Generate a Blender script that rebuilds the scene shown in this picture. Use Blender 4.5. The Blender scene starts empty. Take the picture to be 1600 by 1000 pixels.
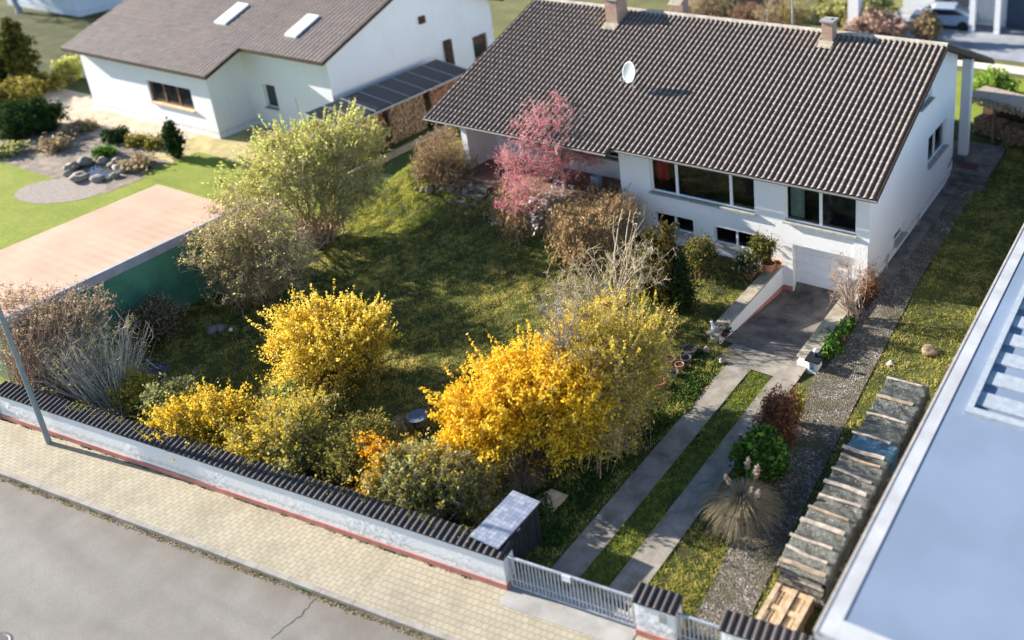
import bpy, math, random
import numpy as np
from mathutils import Matrix, Vector
SC = bpy.context.scene
COL = SC.collection
rad = math.radians
# ------------------------------------------------------------------ camera
CAMH = 18.5
FPX, PPX, PPY = 1493.96, 1131.03, 173.13          # focal length / principal point in photo pixels (1600 wide)
def cam_axes(y, p, r):
    cy, sy, cp, sp, cr, sr = math.cos(y), math.sin(y), math.cos(p), math.sin(p), math.cos(r), math.sin(r)
    f = np.array([-sy*cp, cy*cp, -sp]); rt = np.array([cy, sy, 0.0]); dn = np.cross(f, rt)
    return np.array([rt*cr+dn*sr, -rt*sr+dn*cr, f])
CM = cam_axes(.515367, .374926, .043013)
cam_d = bpy.data.cameras.new('camera'); cam = bpy.data.objects.new('camera', cam_d); COL.objects.link(cam)
cam_d.sensor_width = 36; cam_d.lens = FPX/1600*36
cam_d.shift_x = (800-PPX)/1600; cam_d.shift_y = -(500-PPY)/1600
cam_d.clip_end = 3000
mw = Matrix.Identity(4)
for i in range(3):
    mw[i][0] = CM[0][i]; mw[i][1] = -CM[1][i]; mw[i][2] = -CM[2][i]
mw[2][3] = CAMH
cam.matrix_world = mw
cam_d.dof.use_dof = True; cam_d.dof.focus_distance = 29.5; cam_d.dof.aperture_fstop = .19
SC.camera = cam
# ------------------------------------------------------------------ light
SUN_EL, SUN_AZ = rad(22), rad(9.5)                # sun stands low on the left
sdir = Vector((-math.cos(SUN_AZ)*math.cos(SUN_EL), -math.sin(SUN_AZ)*math.cos(SUN_EL), math.sin(SUN_EL)))
W = bpy.data.worlds.new('World'); SC.world = W; W.use_nodes = True
nt = W.node_tree; bg = nt.nodes['Background']
sky = nt.nodes.new('ShaderNodeTexSky'); sky.sky_type = 'NISHITA'; sky.sun_disc = False
sky.sun_elevation = SUN_EL; sky.sun_rotation = math.atan2(sdir.x, sdir.y)
sky.altitude = 100; sky.air_density = 1.0; sky.dust_density = .3; sky.ozone_density = 3.0
nt.links.new(sky.outputs[0], bg.inputs[0]); bg.inputs[1].default_value = .085
sl = bpy.data.lights.new('sun', 'SUN'); sl.energy = 5.0; sl.angle = rad(.5); sl.color = (1, .925, .815)
so = bpy.data.objects.new('sun', sl); COL.objects.link(so)
so.rotation_euler = sdir.to_track_quat('Z', 'Y').to_euler()
SC.view_settings.view_transform = 'Standard'; SC.view_settings.look = 'None'
SC.view_settings.exposure = 1.6; SC.view_settings.gamma = 1
# ------------------------------------------------------------------ surveying helpers (photo pixel -> point in the place)
def ray(x, y): return CM.T @ np.array([(x-PPX)/FPX, (y-PPY)/FPX, 1.0])
CO = np.array([0, 0, CAMH])
def g(x, y, z=0.0):
    d = ray(x, y); return CO + d*((z-CAMH)/d[2])
def depth(p): return float(CM[2] @ (np.array(p)-CO))
# ------------------------------------------------------------------ object helpers
def tag(o, label=None, cat=None, group=None, kind=None):
    if label: o['label'] = label
    if cat: o['category'] = cat
    if group: o['group'] = group
    if kind: o['kind'] = kind
    return o
def empty(name, loc=(0, 0, 0), rz=0, label=None, cat=None, group=None):
    o = bpy.data.objects.new(name, None); COL.objects.link(o); o.location = loc; o.rotation_euler = (0, 0, rz)
    o.empty_display_size = .2
    return tag(o, label, cat, group)
class MB:
    def __init__(s): s.v = []; s.f = []
    def quad(s, a, b, c, d):
        n = len(s.v); s.v += [tuple(a), tuple(b), tuple(c), tuple(d)]; s.f.append((n, n+1, n+2, n+3)); return s
    def poly(s, pts):
        n = len(s.v); s.v += [tuple(p) for p in pts]; s.f.append(tuple(range(n, n+len(pts)))); return s
    def box(s, x0, x1, y0, y1, z0, z1, M=None):
        n = len(s.v)
        c = [(x0, y0, z0), (x1, y0, z0), (x1, y1, z0), (x0, y1, z0), (x0, y0, z1), (x1, y0, z1), (x1, y1, z1), (x0, y1, z1)]
        if M is not None: c = [tuple(M @ Vector(p)) for p in c]
        s.v += c
        for q in ((0, 3, 2, 1), (4, 5, 6, 7), (0, 1, 5, 4), (1, 2, 6, 5), (2, 3, 7, 6), (3, 0, 4, 7)): s.f.append(tuple(n+i for i in q))
        return s
    def prism(s, poly, axis, a0, a1):
        """poly: 2D points; axis 'x': points are (y,z); 'y': (x,z); 'z': (x,y)"""
        def P(p, a): return {'x': (a, p[0], p[1]), 'y': (p[0], a, p[1]), 'z': (p[0], p[1], a)}[axis]
        n = len(s.v); k = len(poly)
        s.v += [P(p, a0) for p in poly] + [P(p, a1) for p in poly]
        s.f.append(tuple(n+i for i in range(k))); s.f.append(tuple(n+k+i for i in reversed(range(k))))
        for i in range(k): j = (i+1) % k; s.f.append((n+i, n+k+i, n+k+j, n+j))
        return s
    def tube(s, pts, r, sides=8, caps=True):
        pts = [Vector(p) for p in pts]; rr = r if isinstance(r, (list, tuple)) else [r]*len(pts)
        n0 = len(s.v); k = len(pts)
        for i, p in enumerate(pts):
            t = (pts[min(i+1, k-1)]-pts[max(i-1, 0)]).normalized()
            a = t.orthogonal().normalized() if i == 0 else (a-t*a.dot(t)).normalized()
            b = t.cross(a)
            for j in range(sides):
                w = 2*math.pi*j/sides; s.v.append(tuple(p+(a*math.cos(w)+b*math.sin(w))*rr[i]))
        for i in range(k-1):
            for j in range(sides):
                j2 = (j+1) % sides; s.f.append((n0+i*sides+j, n0+i*sides+j2, n0+(i+1)*sides+j2, n0+(i+1)*sides+j))
        if caps: s.f.append(tuple(n0+j for j in reversed(range(sides)))); s.f.append(tuple(n0+(k-1)*sides+j for j in range(sides)))
        return s
    def lathe(s, prof, c=(0, 0, 0), sides=16):
        n0 = len(s.v)
        for (r, z) in prof:
            for j in range(sides):
                w = 2*math.pi*j/sides; s.v.append((c[0]+r*math.cos(w), c[1]+r*math.sin(w), c[2]+z))
        for i in range(len(prof)-1):
            for j in range(sides):
                j2 = (j+1) % sides; s.f.append((n0+i*sides+j, n0+i*sides+j2, n0+(i+1)*sides+j2, n0+(i+1)*sides+j))
        return s
    def build(s, name, mat, parent=None, smooth=False, recalc=True):
        me = bpy.data.meshes.new(name); me.from_pydata(s.v, [], s.f); me.materials.append(mat)
        if recalc:
            import bmesh
            bm = bmesh.new(); bm.from_mesh(me); bmesh.ops.recalc_face_normals(bm, faces=bm.faces); bm.to_mesh(me); bm.free()
        if smooth: me.shade_smooth()
        me.update()
        o = bpy.data.objects.new(name, me); COL.objects.link(o); o.parent = parent
        return o
def npmesh(name, V, F, mat, parent=None, attr=None, smooth=False):
    """V (n,3), F (m,k) int array; attr: face float array"""
    me = bpy.data.meshes.new(name); V = np.asarray(V, np.float32); F = np.asarray(F, np.int32)
    k = F.shape[1]
    me.vertices.add(len(V)); me.vertices.foreach_set('co', V.ravel())
    me.loops.add(F.size); me.loops.foreach_set('vertex_index', F.ravel())
    me.polygons.add(len(F)); me.polygons.foreach_set('loop_start', np.arange(0, F.size, k, dtype=np.int32))
    if attr is not None:
        a = me.attributes.new('v', 'FLOAT', 'FACE'); a.data.foreach_set('value', np.asarray(attr, np.float32))
    me.materials.append(mat); me.update(calc_edges=True); me.validate()
    if smooth: me.shade_smooth()
    o = bpy.data.objects.new(name, me); COL.objects.link(o); o.parent = parent
    return o
# ------------------------------------------------------------------ materials
class NT:
    def __init__(s, name):
        s.m = bpy.data.materials.new(name); s.m.use_nodes = True; s.t = s.m.node_tree
        s.b = s.t.nodes['Principled BSDF']; s.out = s.t.nodes['Material Output']; s.b.inputs['Specular IOR Level'].default_value = .3
    def n(s, ty, **kw):
        nd = s.t.nodes.new('ShaderNode'+ty)
        for k, v in kw.items():
            if k in nd.inputs: nd.inputs[k].default_value = v
            else: setattr(nd, k, v)
        return nd
    def l(s, a, b): s.t.links.new(a, b)
    def coord(s, sc=(1, 1, 1), rot=(0, 0, 0), which='Object'):
        tc = s.n('TexCoord'); mp = s.n('Mapping'); mp.inputs['Scale'].default_value = sc; mp.inputs['Rotation'].default_value = rot
        s.l(tc.outputs[which], mp.inputs[0]); return mp.outputs[0]
    def noise(s, co, scale, detail=3, rough=.55, dist=0):
        nd = s.n('TexNoise'); nd.inputs['Scale'].default_value = scale; nd.inputs['Detail'].default_value = detail
        nd.inputs['Roughness'].default_value = rough; nd.inputs['Distortion'].default_value = dist; s.l(co, nd.inputs['Vector']); return nd.outputs[0]
    def ramp(s, fac, stops, interp='LINEAR'):
        r = s.n('ValToRGB'); e = r.color_ramp.elements; r.color_ramp.interpolation = interp
        while len(e) < len(stops): e.new(.5)
        for i, (p, c) in enumerate(stops): e[i].position = p; e[i].color = (*c, 1) if len(c) == 3 else c
        s.l(fac, r.inputs[0]); return r.outputs[0]
    def mix(s, fac, a, b, mode='MIX'):
        m = s.n('Mix', data_type='RGBA', blend_type=mode)
        if hasattr(fac, 'node'): s.l(fac, m.inputs[0])
        else: m.inputs[0].default_value = fac
        for x, i in ((a, 6), (b, 7)):
            if hasattr(x, 'node'): s.l(x, m.inputs[i])
            else: m.inputs[i].default_value = (*x, 1)
        return m.outputs[2]
    def math(s, op, a, b=0.0):
        m = s.n('Math', operation=op)
        for x, i in ((a, 0), (b, 1)):
            if hasattr(x, 'node'): s.l(x, m.inputs[i])
            else: m.inputs[i].default_value = x
        return m.outputs[0]
    def col(s, c): s.l(c, s.b.inputs['Base Color']) if hasattr(c, 'node') else setattr(s.b.inputs['Base Color'], 'default_value', (*c, 1)); return s
    def rough(s, r): s.b.inputs['Roughness'].default_value = r; return s
    def bump(s, h, strength=.3, dist=.02):
        b = s.n('Bump'); b.inputs['Strength'].default_value = strength; b.inputs['Distance'].default_value = dist
        s.l(h, b.inputs['Height']); s.l(b.outputs[0], s.b.inputs['Normal']); return s
def simple(name, c, rough=.6, var=.15, scale=6, metallic=0, bump=0, bscale=40):
    m = NT(name); co = m.coord()
    lo = tuple(x*(1-var) for x in c); hi = tuple(min(1, x*(1+var)) for x in c)
    m.col(m.ramp(m.noise(co, scale), [(.3, lo), (.7, hi)])).rough(rough); m.b.inputs['Metallic'].default_value = metallic
    if bump: m.bump(m.noise(co, bscale), bump, .01)
    return m.m
def plaster(name, c, bs=.35, bscale=28, stain=.1):
    m = NT(name); co = m.coord()
    n = m.noise(co, .7, 5, .6); streak = m.noise(m.coord((3, 3, .25)), 1.6, 4)
    a = m.ramp(n, [(.3, tuple(x*(1-stain) for x in c)), (.65, c)])
    m.col(m.mix(m.ramp(streak, [(.55, (0, 0, 0)), (.8, (.22, .22, .22))]), a, (c[0]*.72, c[1]*.7, c[2]*.64))).rough(.9)
    sp = m.n('SeparateXYZ'); m.l(co, sp.inputs[0]); base_c = m.b.inputs['Base Color'].links[0].from_socket
    dz = m.math('ADD', sp.outputs[2], m.math('MULTIPLY', m.noise(m.coord((2, 2, 1)), 2.5, 5, .7), -.55))
    m.col(m.mix(m.ramp(dz, [(.0, (0, 0, 0)), (.02, (.5, .5, .5)), (.16, (0, 0, 0))]), base_c, (.33, .30, .24)))
    m.bump(m.noise(co, bscale, 4, .7), bs, .02)
    return m.m
def leafmat(name, stops, trans=.35, zn=1.2):
    """foliage: per-face random value picks the colour, a broad noise adds clumps"""
    m = NT(name); at = m.n('Attribute', attribute_name='v'); co = m.coord(which='Object')
    f = m.math('ADD', m.math('MULTIPLY', at.outputs['Fac'], .75), m.math('MULTIPLY', m.noise(co, zn, 2), .35))
    c = m.ramp(f, stops)
    d = m.n('BsdfDiffuse'); t = m.n('BsdfTranslucent'); mx = m.n('MixShader'); mx.inputs[0].default_value = trans
    m.l(c, d.inputs[0]); m.l(c, t.inputs[0]); m.l(d.outputs[0], mx.inputs[1]); m.l(t.outputs[0], mx.inputs[2])
    m.l(mx.outputs[0], m.out.inputs[0]); m.t.nodes.remove(m.b)
    return m.m
white_wall = plaster('white_render', (.81, .81, .81), .9, 22, .03)
white_rough = plaster('white_roughcast', (.80, .80, .80), .9, 16, .05)
neighbour_white = plaster('pale_render', (.80, .81, .82), .3, 30, .05)
plinth_red = simple('red_plinth_paint', (.46, .20, .165), .8, .2, 2.5)
frame_white = simple('white_window_frame', (.80, .81, .82), .45, .03)
frame_brown = simple('brown_wood_frame', (.24, .12, .06), .6, .25, 8)
sill_grey = simple('grey_stone_sill', (.34, .34, .30), .7, .2, 5)
dark_metal = simple('dark_metal', (.05, .05, .055), .5, .2)
galv = simple('galvanised_steel', (.36, .39, .43), .5, .2, 9, .3)
gutter_m = simple('gutter_metal', (.16, .15, .15), .5, .2)
dark_room = simple('room_dark', (.05, .045, .04), .9, .4, 3)
wood_dark = simple('dark_brown_wood', (.06, .035, .022), .7, .35, 5)
wood_mid = simple('weathered_wood', (.23, .17, .12), .8, .35, 6)
wood_pale = simple('pale_pine_wood', (.44, .33, .215), .75, .25, 7)
plank_m = simple('pale_grey_plank', (.38, .32, .27), .8, .35, 7)
terracotta = simple('terracotta', (.52, .22, .13), .8, .25, 8)
pot_dark = simple('glazed_dark_pot', (.10, .09, .10), .5, .3, 8)
soil_m = simple('dark_soil', (.055, .040, .028), .95, .5, 9, bump=.8, bscale=30)
black_m = simple('black_paint', (.012, .014, .018), .5, .3)
plastic_white = simple('white_plastic', (.78, .80, .82), .35, .04)
def glassmat():
    m = NT('window_glass'); gl = m.n('BsdfGlossy'); gl.inputs['Roughness'].default_value = .02; gl.inputs['Color'].default_value = (.9, .95, 1, 1)
    tr = m.n('BsdfTransparent'); tr.inputs[0].default_value = (.82, .86, .86, 1); fr = m.n('Fresnel'); fr.inputs[0].default_value = 1.5
    mx = m.n('MixShader'); m.l(fr.outputs[0], mx.inputs[0]); m.l(tr.outputs[0], mx.inputs[1]); m.l(gl.outputs[0], mx.inputs[2])
    m.l(mx.outputs[0], m.out.inputs[0]); m.t.nodes.remove(m.b); return m.m
glass = glassmat()
def darkglass():
    m = NT('dark_glass'); m.col((.02, .025, .03)).rough(.06); m.b.inputs['Specular IOR Level'].default_value = .6; return m.m
dglass = darkglass()
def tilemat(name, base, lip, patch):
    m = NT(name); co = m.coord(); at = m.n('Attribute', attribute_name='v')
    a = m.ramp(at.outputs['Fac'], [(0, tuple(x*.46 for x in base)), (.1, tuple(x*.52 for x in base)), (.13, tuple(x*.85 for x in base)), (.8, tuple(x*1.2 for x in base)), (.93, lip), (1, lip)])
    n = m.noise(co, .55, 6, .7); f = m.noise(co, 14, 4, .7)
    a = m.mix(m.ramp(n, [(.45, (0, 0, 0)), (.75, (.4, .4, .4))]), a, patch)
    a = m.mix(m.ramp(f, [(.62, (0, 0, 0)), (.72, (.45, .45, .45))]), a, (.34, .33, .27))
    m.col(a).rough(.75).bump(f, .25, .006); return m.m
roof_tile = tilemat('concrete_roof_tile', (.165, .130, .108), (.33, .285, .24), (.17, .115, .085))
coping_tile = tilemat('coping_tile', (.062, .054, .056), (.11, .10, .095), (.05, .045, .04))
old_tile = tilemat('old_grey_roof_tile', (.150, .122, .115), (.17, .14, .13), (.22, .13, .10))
def brickmat(name, c1, c2, mortar, scale=1.0, rotz=0, bw=.24, rh=.075, ms=.012, horizontal=False, bump=.3, off=.5):
    m = NT(name)
    if horizontal: co = m.coord((1, 1, 1), (0, 0, rotz))
    else: # walls: u = x+y, v = z
        tc = m.n('TexCoord'); sp = m.n('SeparateXYZ'); m.l(tc.outputs['Object'], sp.inputs[0]); cb = m.n('CombineXYZ')
        m.l(m.math('ADD', sp.outputs[0], sp.outputs[1]), cb.inputs[0]); m.l(sp.outputs[2], cb.inputs[1]); co = cb.outputs[0]
    b = m.n('TexBrick'); b.offset = off; m.l(co, b.inputs['Vector'])
    for k, v in (('Scale', scale), ('Mortar Size', ms), ('Brick Width', bw), ('Row Height', rh), ('Mortar Smooth', .2), ('Bias', 0)): b.inputs[k].default_value = v
    b.inputs['Color1'].default_value = (*c1, 1); b.inputs['Color2'].default_value = (*c2, 1); b.inputs['Mortar'].default_value = (*mortar, 1)
    n = m.noise(m.coord(), .8, 6, .7); n2 = m.noise(m.coord(), 30, 3)
    c = m.mix(m.ramp(n, [(.48, (0, 0, 0)), (.72, (.6, .6, .6))]), b.outputs[0], tuple(x*.45 for x in c1))
    c = m.mix(m.ramp(n2, [(.3, (.35, .35, .35)), (.6, (0, 0, 0))]), c, tuple(x*.75 for x in c1))
    m.col(c).rough(.85); inv = m.math('SUBTRACT', 1.0, b.outputs[1]); m.bump(inv, bump, .006); return m.m
SA = .1125                                           # street runs 6.45 degrees off the house front
chimney_brick = brickmat('chimney_brick', (.42, .22, .15), (.50, .32, .24), (.40, .36, .32), 1, 0, .25, .08, .012)
pavers = brickmat('yellow_concrete_pavers', (.36, .315, .225), (.42, .37, .27), (.22, .19, .13), 1, math.pi/2-SA, .215, .15, .009, True, .5)
pavers_sq = brickmat('square_concrete_pavers', (.36, .315, .23), (.42, .37, .275), (.22, .19, .13), 1, -SA, .17, .155, .009, True, .5)
terr_tile = brickmat('terrace_tiles', (.22, .12, .08), (.27, .15, .10), (.20, .13, .09), 1, 0, .3, .3, .01, True, .2, 0)
slab_cream = simple('cream_stone_slab', (.62, .45, .28), .85, .25, 3)
WPX = (-31.25, 9.90)
def asphalt():
    m = NT('worn_asphalt'); co = m.coord((1, 1, 1), (0, 0, -SA))
    band = m.noise(m.coord((.06, .55, 1), (0, 0, -SA)), 1.6, 4, .5, .6); fine = m.noise(m.coord(), 24, 4, .85); mid = m.noise(m.coord(), 1.3, 5, .6)
    c = m.ramp(band, [(.34, (.175, .163, .145)), (.62, (.25, .235, .21))])
    c = m.mix(.35, c, m.ramp(mid, [(.35, (.17, .158, .138)), (.65, (.27, .254, .226))]))
    c = m.mix(m.ramp(fine, [(.35, (.5, .5, .5)), (.5, (0, 0, 0))]), c, (.12, .105, .085)); c = m.mix(m.ramp(fine, [(.6, (0, 0, 0)), (.72, (.5, .5, .5))]), c, (.50, .46, .39))
    # gutter dirt along the kerb: distance from the kerb line in metres
    sp = m.n('SeparateXYZ'); m.l(co, sp.inputs[0]); k0 = -math.sin(SA)*WPX[0]+math.cos(SA)*WPX[1]-1.62
    dd = m.math('SUBTRACT', k0, sp.outputs[1]); dd = m.math('ADD', dd, m.math('MULTIPLY', m.math('SUBTRACT', mid, .5), 1.2))
    c = m.mix(m.ramp(m.math('DIVIDE', dd, 1.6), [(.0, (.6, .6, .6)), (.12, (.42, .42, .42)), (.5, (0, 0, 0))]), c, (.155, .13, .10))
    m.col(c).rough(.9).bump(fine, .5, .008); return m.m
asphalt_m = asphalt()
def concrete(name, c, dirt, scale=1.0):
    m = NT(name); co = m.coord(); n = m.noise(co, 1.2*scale, 6, .65, .4); f = m.noise(co, 26, 4, .7)
    a = m.ramp(n, [(.33, dirt), (.62, c)]); a = m.mix(.25, a, m.ramp(f, [(.3, dirt), (.7, tuple(min(1, x*1.25) for x in c))]))
    m.col(a).rough(.9).bump(f, .35, .01); return m.m
conc = concrete('driveway_concrete', (.31, .28, .235), (.12, .105, .085), 1.4)
conc_dark = concrete('stained_concrete', (.21, .185, .16), (.032, .03, .028), 1.1)
conc_pale = concrete('pale_concrete', (.37, .36, .34), (.22, .21, .19))
cap_stone = concrete('mossy_wall_cap', (.40, .35, .27), (.16, .14, .10), 2.0)
kerb_m = concrete('kerb_concrete', (.34, .315, .28), (.20, .18, .15), 2)
def gravelmat():
    m = NT('gravel_path'); co = m.coord(); v = m.n('TexVoronoi'); v.inputs['Scale'].default_value = 24; m.l(co, v.inputs['Vector'])
    n = m.noise(co, 1.3, 5, .6); sp = m.n('SeparateColor'); m.l(v.outputs['Color'], sp.inputs[0])
    a = m.ramp(sp.outputs[0], [(0, (.055, .045, .037)), (.55, (.13, .11, .09)), (.9, (.28, .25, .21)), (1, (.44, .40, .36))])
    a = m.mix(m.ramp(n, [(.4, (0, 0, 0)), (.62, (.85, .85, .85))]), a, (.075, .07, .035))
    m.col(a).rough(.95).bump(v.outputs[0], .9, .03); return m.m
gravel_m = gravelmat()
def groundmat(name, pal, dirt=.25):
    m = NT(name); co = m.coord(); n = m.noise(co, .55, 5, .6); n2 = m.noise(co, 4.5, 5, .7); f = m.noise(co, 38, 3, .8)
    s = m.math('ADD', m.math('MULTIPLY', n, .55), m.math('MULTIPLY', n2, .45))
    a = m.ramp(s, [(.36, pal[0]), (.47, pal[1]), (.56, pal[2]), (.68, pal[3])])
    a = m.mix(m.ramp(f, [(.38, (.7, .7, .7)), (.58, (0, 0, 0))]), a, tuple(x*.3 for x in pal[0]))
    m.col(a).rough(.95).bump(f, .9, .04); return m.m
lawn_m = groundmat('lawn_ground', [(.060, .045, .02), (.07, .085, .02), (.12, .135, .03), (.26, .22, .065)])
far_m = groundmat('rough_grass_ground', [(.15, .12, .07), (.17, .17, .055), (.22, .22, .065), (.30, .27, .13)])
nlawn_m = groundmat('neighbour_lawn', [(.23, .28, .03), (.27, .33, .035), (.33, .37, .05), (.40, .41, .09)])
patio_m = simple('pale_paving', (.46, .37, .27), .9, .25, 1.2)
yard_m = simple('grey_yard', (.26, .28, .31), .9, .25, .6)
# ------------------------------------------------------------------ terrain
def sm(t): t = np.clip(t, 0, 1); return t*t*(3-2*t)
def ramp_z(y): return -0.84*np.clip((y-21.6)/5.6, 0, 1)
def hz(x, y):
    x = np.asarray(x, float); y = np.asarray(y, float)
    m = np.minimum(sm((x+33.5)/2.5), sm((-20.6-x)/1.2))
    z = 1.30*m*sm((y-23.6)/3.4)*(y < 30)
    inside = ((x > -13.50) & (x < -10.32) & (y < 28.3))
    soft = np.where(y > 22.8, inside.astype(float), np.minimum(sm((x+14.5)/1.1), sm((-9.3-x)/1.1)))
    return z + ramp_z(np.minimum(y, 27.9))*soft*(y < 28.3)
def grid_sheet(name, xs, ys, mat, off=0.0, parent=None, thick=0, f=hz, smooth=True):
    X, Y = np.meshgrid(xs, ys); Z = f(X, Y)+off if f else np.full_like(X, off, dtype=float)
    V = np.stack([X.ravel(), Y.ravel(), Z.ravel()], 1); nx, ny = len(xs), len(ys)
    i = np.arange((ny-1)*(nx-1)); r = i//(nx-1); c = i % (nx-1); a = r*nx+c
    F = np.stack([a, a+1, a+nx+1, a+nx], 1)
    return npmesh(name, V, F, mat, parent, smooth=smooth)
def sheet_poly(name, pts, z, mat, step=None):
    b = MB(); b.poly([(p[0], p[1], z) for p in pts]); o = b.build(name, mat, recalc=False); return tag(o, kind='structure')
xs = sorted(set([-900, -300, -120, -80, -60, -50, -42, -38, -36] + list(np.round(np.arange(-35, -5, .25), 3)) + [-13.51, -13.49, -10.33, -10.31, -14.5, -9.3, -4, -2, 0, 5, 20, 60, 200, 900]))
ys = sorted(set([-300, -60, -10, 0, 5, 8, 10, 11] + list(np.round(np.arange(12, 32, .25), 3)) + [22.79, 22.81, 27.89, 27.91, 28.29, 28.31, 33, 35, 38, 42, 50, 60, 80, 120, 300, 1200]))
def hzl(x, y):
    z = hz(x, y); yard = ((x > -31.8) & (x < -8.6) & (y > 12.3) & (y < 28) & ((x < -13.6) | (y > 99)))
    lump = .045*np.sin(x*3.1+1.7*np.sin(y*1.3))*np.sin(y*3.7+2*np.sin(x*.9)) + .035*np.sin(x*6.3+y*2)*np.sin(y*5.1-x)
    return z + lump*yard - .02
tag(grid_sheet('ground', xs, ys, lawn_m, f=hzl, smooth=False), kind='structure')
u = np.array([math.cos(SA), math.sin(SA), 0]); nrm = np.array([-math.sin(SA), math.cos(SA), 0])   # street direction, towards the garden
WP = np.array([-31.25, 9.90, 0])                   # left foot of the garden wall
def S(t, d, z=0.0): p = WP+u*t+nrm*d; return (p[0], p[1], z)
def strip(name, t0, t1, d0, d1, z, mat): 
    b = MB(); b.quad(S(t0, d0, z), S(t1, d0, z), S(t1, d1, z), S(t0, d1, z)); return tag(b.build(name, mat, recalc=False), kind='structure')
strip('road', -60, 60, -14, -1.62, -.12, asphalt_m)
# cut: road lies 12 cm lower, so the verge under it is dropped too
for o in [bpy.data.objects['ground']]:
    me = o.data; co = np.empty(len(me.vertices)*3, np.float32); me.vertices.foreach_get('co', co); co = co.reshape(-1, 3)
    d = (co[:, 0]-WP[0])*nrm[0] + (co[:, 1]-WP[1])*nrm[1]
    co[d < .2, 2] -= .3; me.vertices.foreach_set('co', co.ravel()); me.update()
b = MB(); b.quad(S(-60, -1.5, .0), S(15.2, -1.5, .0), S(15.2, .3, .0), S(-60, .3, .0)); tag(b.build('pavement', pavers, recalc=False), kind='structure')
b = MB(); b.quad(S(15.2, -1.5, .0), S(60, -1.5, .0), S(60, .3, .0), S(15.2, .3, .0)); tag(b.build('pavement', pavers_sq, recalc=False), kind='structure')
b = MB(); rnd = random.Random(3)
for k in range(-30, 60):
    t = k*1.0
    Mx = Matrix.Translation(Vector(S(t, -1.62, 0))) @ Matrix.Rotation(SA, 4, 'Z')
    b.box(0.006, .994, 0, .13, -.3, .004+rnd.uniform(-.003, .003), Mx)
tag(b.build('kerb', kerb_m), kind='structure')
tag(MB().box(.0, 3.38, -.42, .62, -.1, .012, Matrix.Translation(Vector(S(18.22, 0))) @ Matrix.Rotation(SA, 4, 'Z')).build('gate_threshold', conc_pale), kind='structure')
# driveway strips
def track(name, x0, x1, y0, y1, mat=conc, off=.012):
    n = max(2, int((y1-y0)/.5)); xs_ = np.linspace(x0, x1, 4); ys_ = np.linspace(y0, y1, n)
    return tag(grid_sheet(name, xs_, ys_, mat, off), kind='structure')
track('driveway_strip', -12.62, -11.83, 12.55, 21.9)
track('driveway_strip', -11.06, -10.28, 12.7, 21.9)
track('driveway_apron', -13.1, -10.28, 21.9, 23.1, conc, .016)
track('garage_ramp', -13.49, -10.33, 23.1, 28.4, conc_dark, .016)
def sheet(name, x0, x1, y0, y1, z, mat, slant=0):
    b = MB(); b.quad((x0, y0, z), (x1, y0, z), (x1+slant, y1, z), (x0+slant, y1, z)); return tag(b.build(name, mat, recalc=False), kind='structure')
b = MB(); b.poly([(-8.75, 12.7, .006), (-7.66, 12.85, .006), (-7.95, 17, .006), (-8.3, 22, .006), (-8.75, 30, .006), (-8.8, 42, .006), (-10.6, 42, .006), (-10.05, 30, .006), (-9.95, 23, .006), (-9.55, 19, .006), (-9.15, 15.8, .006)])
tag(b.build('gravel_path', gravel_m, recalc=False), kind='structure')
sheet('concrete_edging', -10.12, -9.55, 27.7, 37.4, .012, conc_dark)
# ground far beyond the garden
sheet('neighbour_lawn', -78, -32.6, 9.5, 22.6, .01, nlawn_m); sheet('neighbour_lawn', -45, -33.2, 22.6, 25.6, .024, nlawn_m)
sheet('neighbour_terrace', -66, -45, 24.4, 28.4, .014, patio_m)
sheet('dry_lawn', -47, -38.6, 24.2, 29.3, .02, simple('dry_lawn', (.40, .33, .15), .95, .3, 1.5))
sheet('neighbour_flower_bed', -60, -44.5, 20.6, 24.6, .018, simple('pebbly_bed', (.22, .18, .14), .95, .5, 1.6, bump=.8, bscale=10))
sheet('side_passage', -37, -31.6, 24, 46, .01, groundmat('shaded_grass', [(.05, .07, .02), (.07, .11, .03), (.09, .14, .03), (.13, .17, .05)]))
b = MB(); b.quad((-80, 44, .0), (40, 44, .0), (40, 140, .0), (-80, 140, .0)); tag(b.build('far_field', far_m, recalc=False), kind='structure')
b = MB(); b.quad((-21, 54.4, .03), (6, 54.4, .03), (6, 66, .03), (-21, 66, .03)); tag(b.build('far_yard', yard_m, recalc=False), kind='structure')
b = MB(); b.quad((-14.8, 52.4, .05), (6, 51.4, .05), (6, 52.6, .05), (-14.8, 53.7, .05)); tag(b.build('far_footpath', simple('pale_gravel_path', (.62, .56, .46), .9, .1, 2), recalc=False), kind='structure')
b = MB(); b.quad((-13.8, 44.2, .02), (3, 44.2, .02), (3, 51.6, .02), (-13.8, 51.6, .02)); tag(b.build('back_lawn', nlawn_m, recalc=False), kind='structure')
b = MB(); b.quad((-34, 45, .02), (-15, 44.2, .02), (-15, 53, .02), (-38, 56, .02)); tag(b.build('vegetable_bed', simple('bare_bed', (.30, .19, .13), .95, .5, .8, bump=.6, bscale=6), recalc=False), kind='structure')
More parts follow.
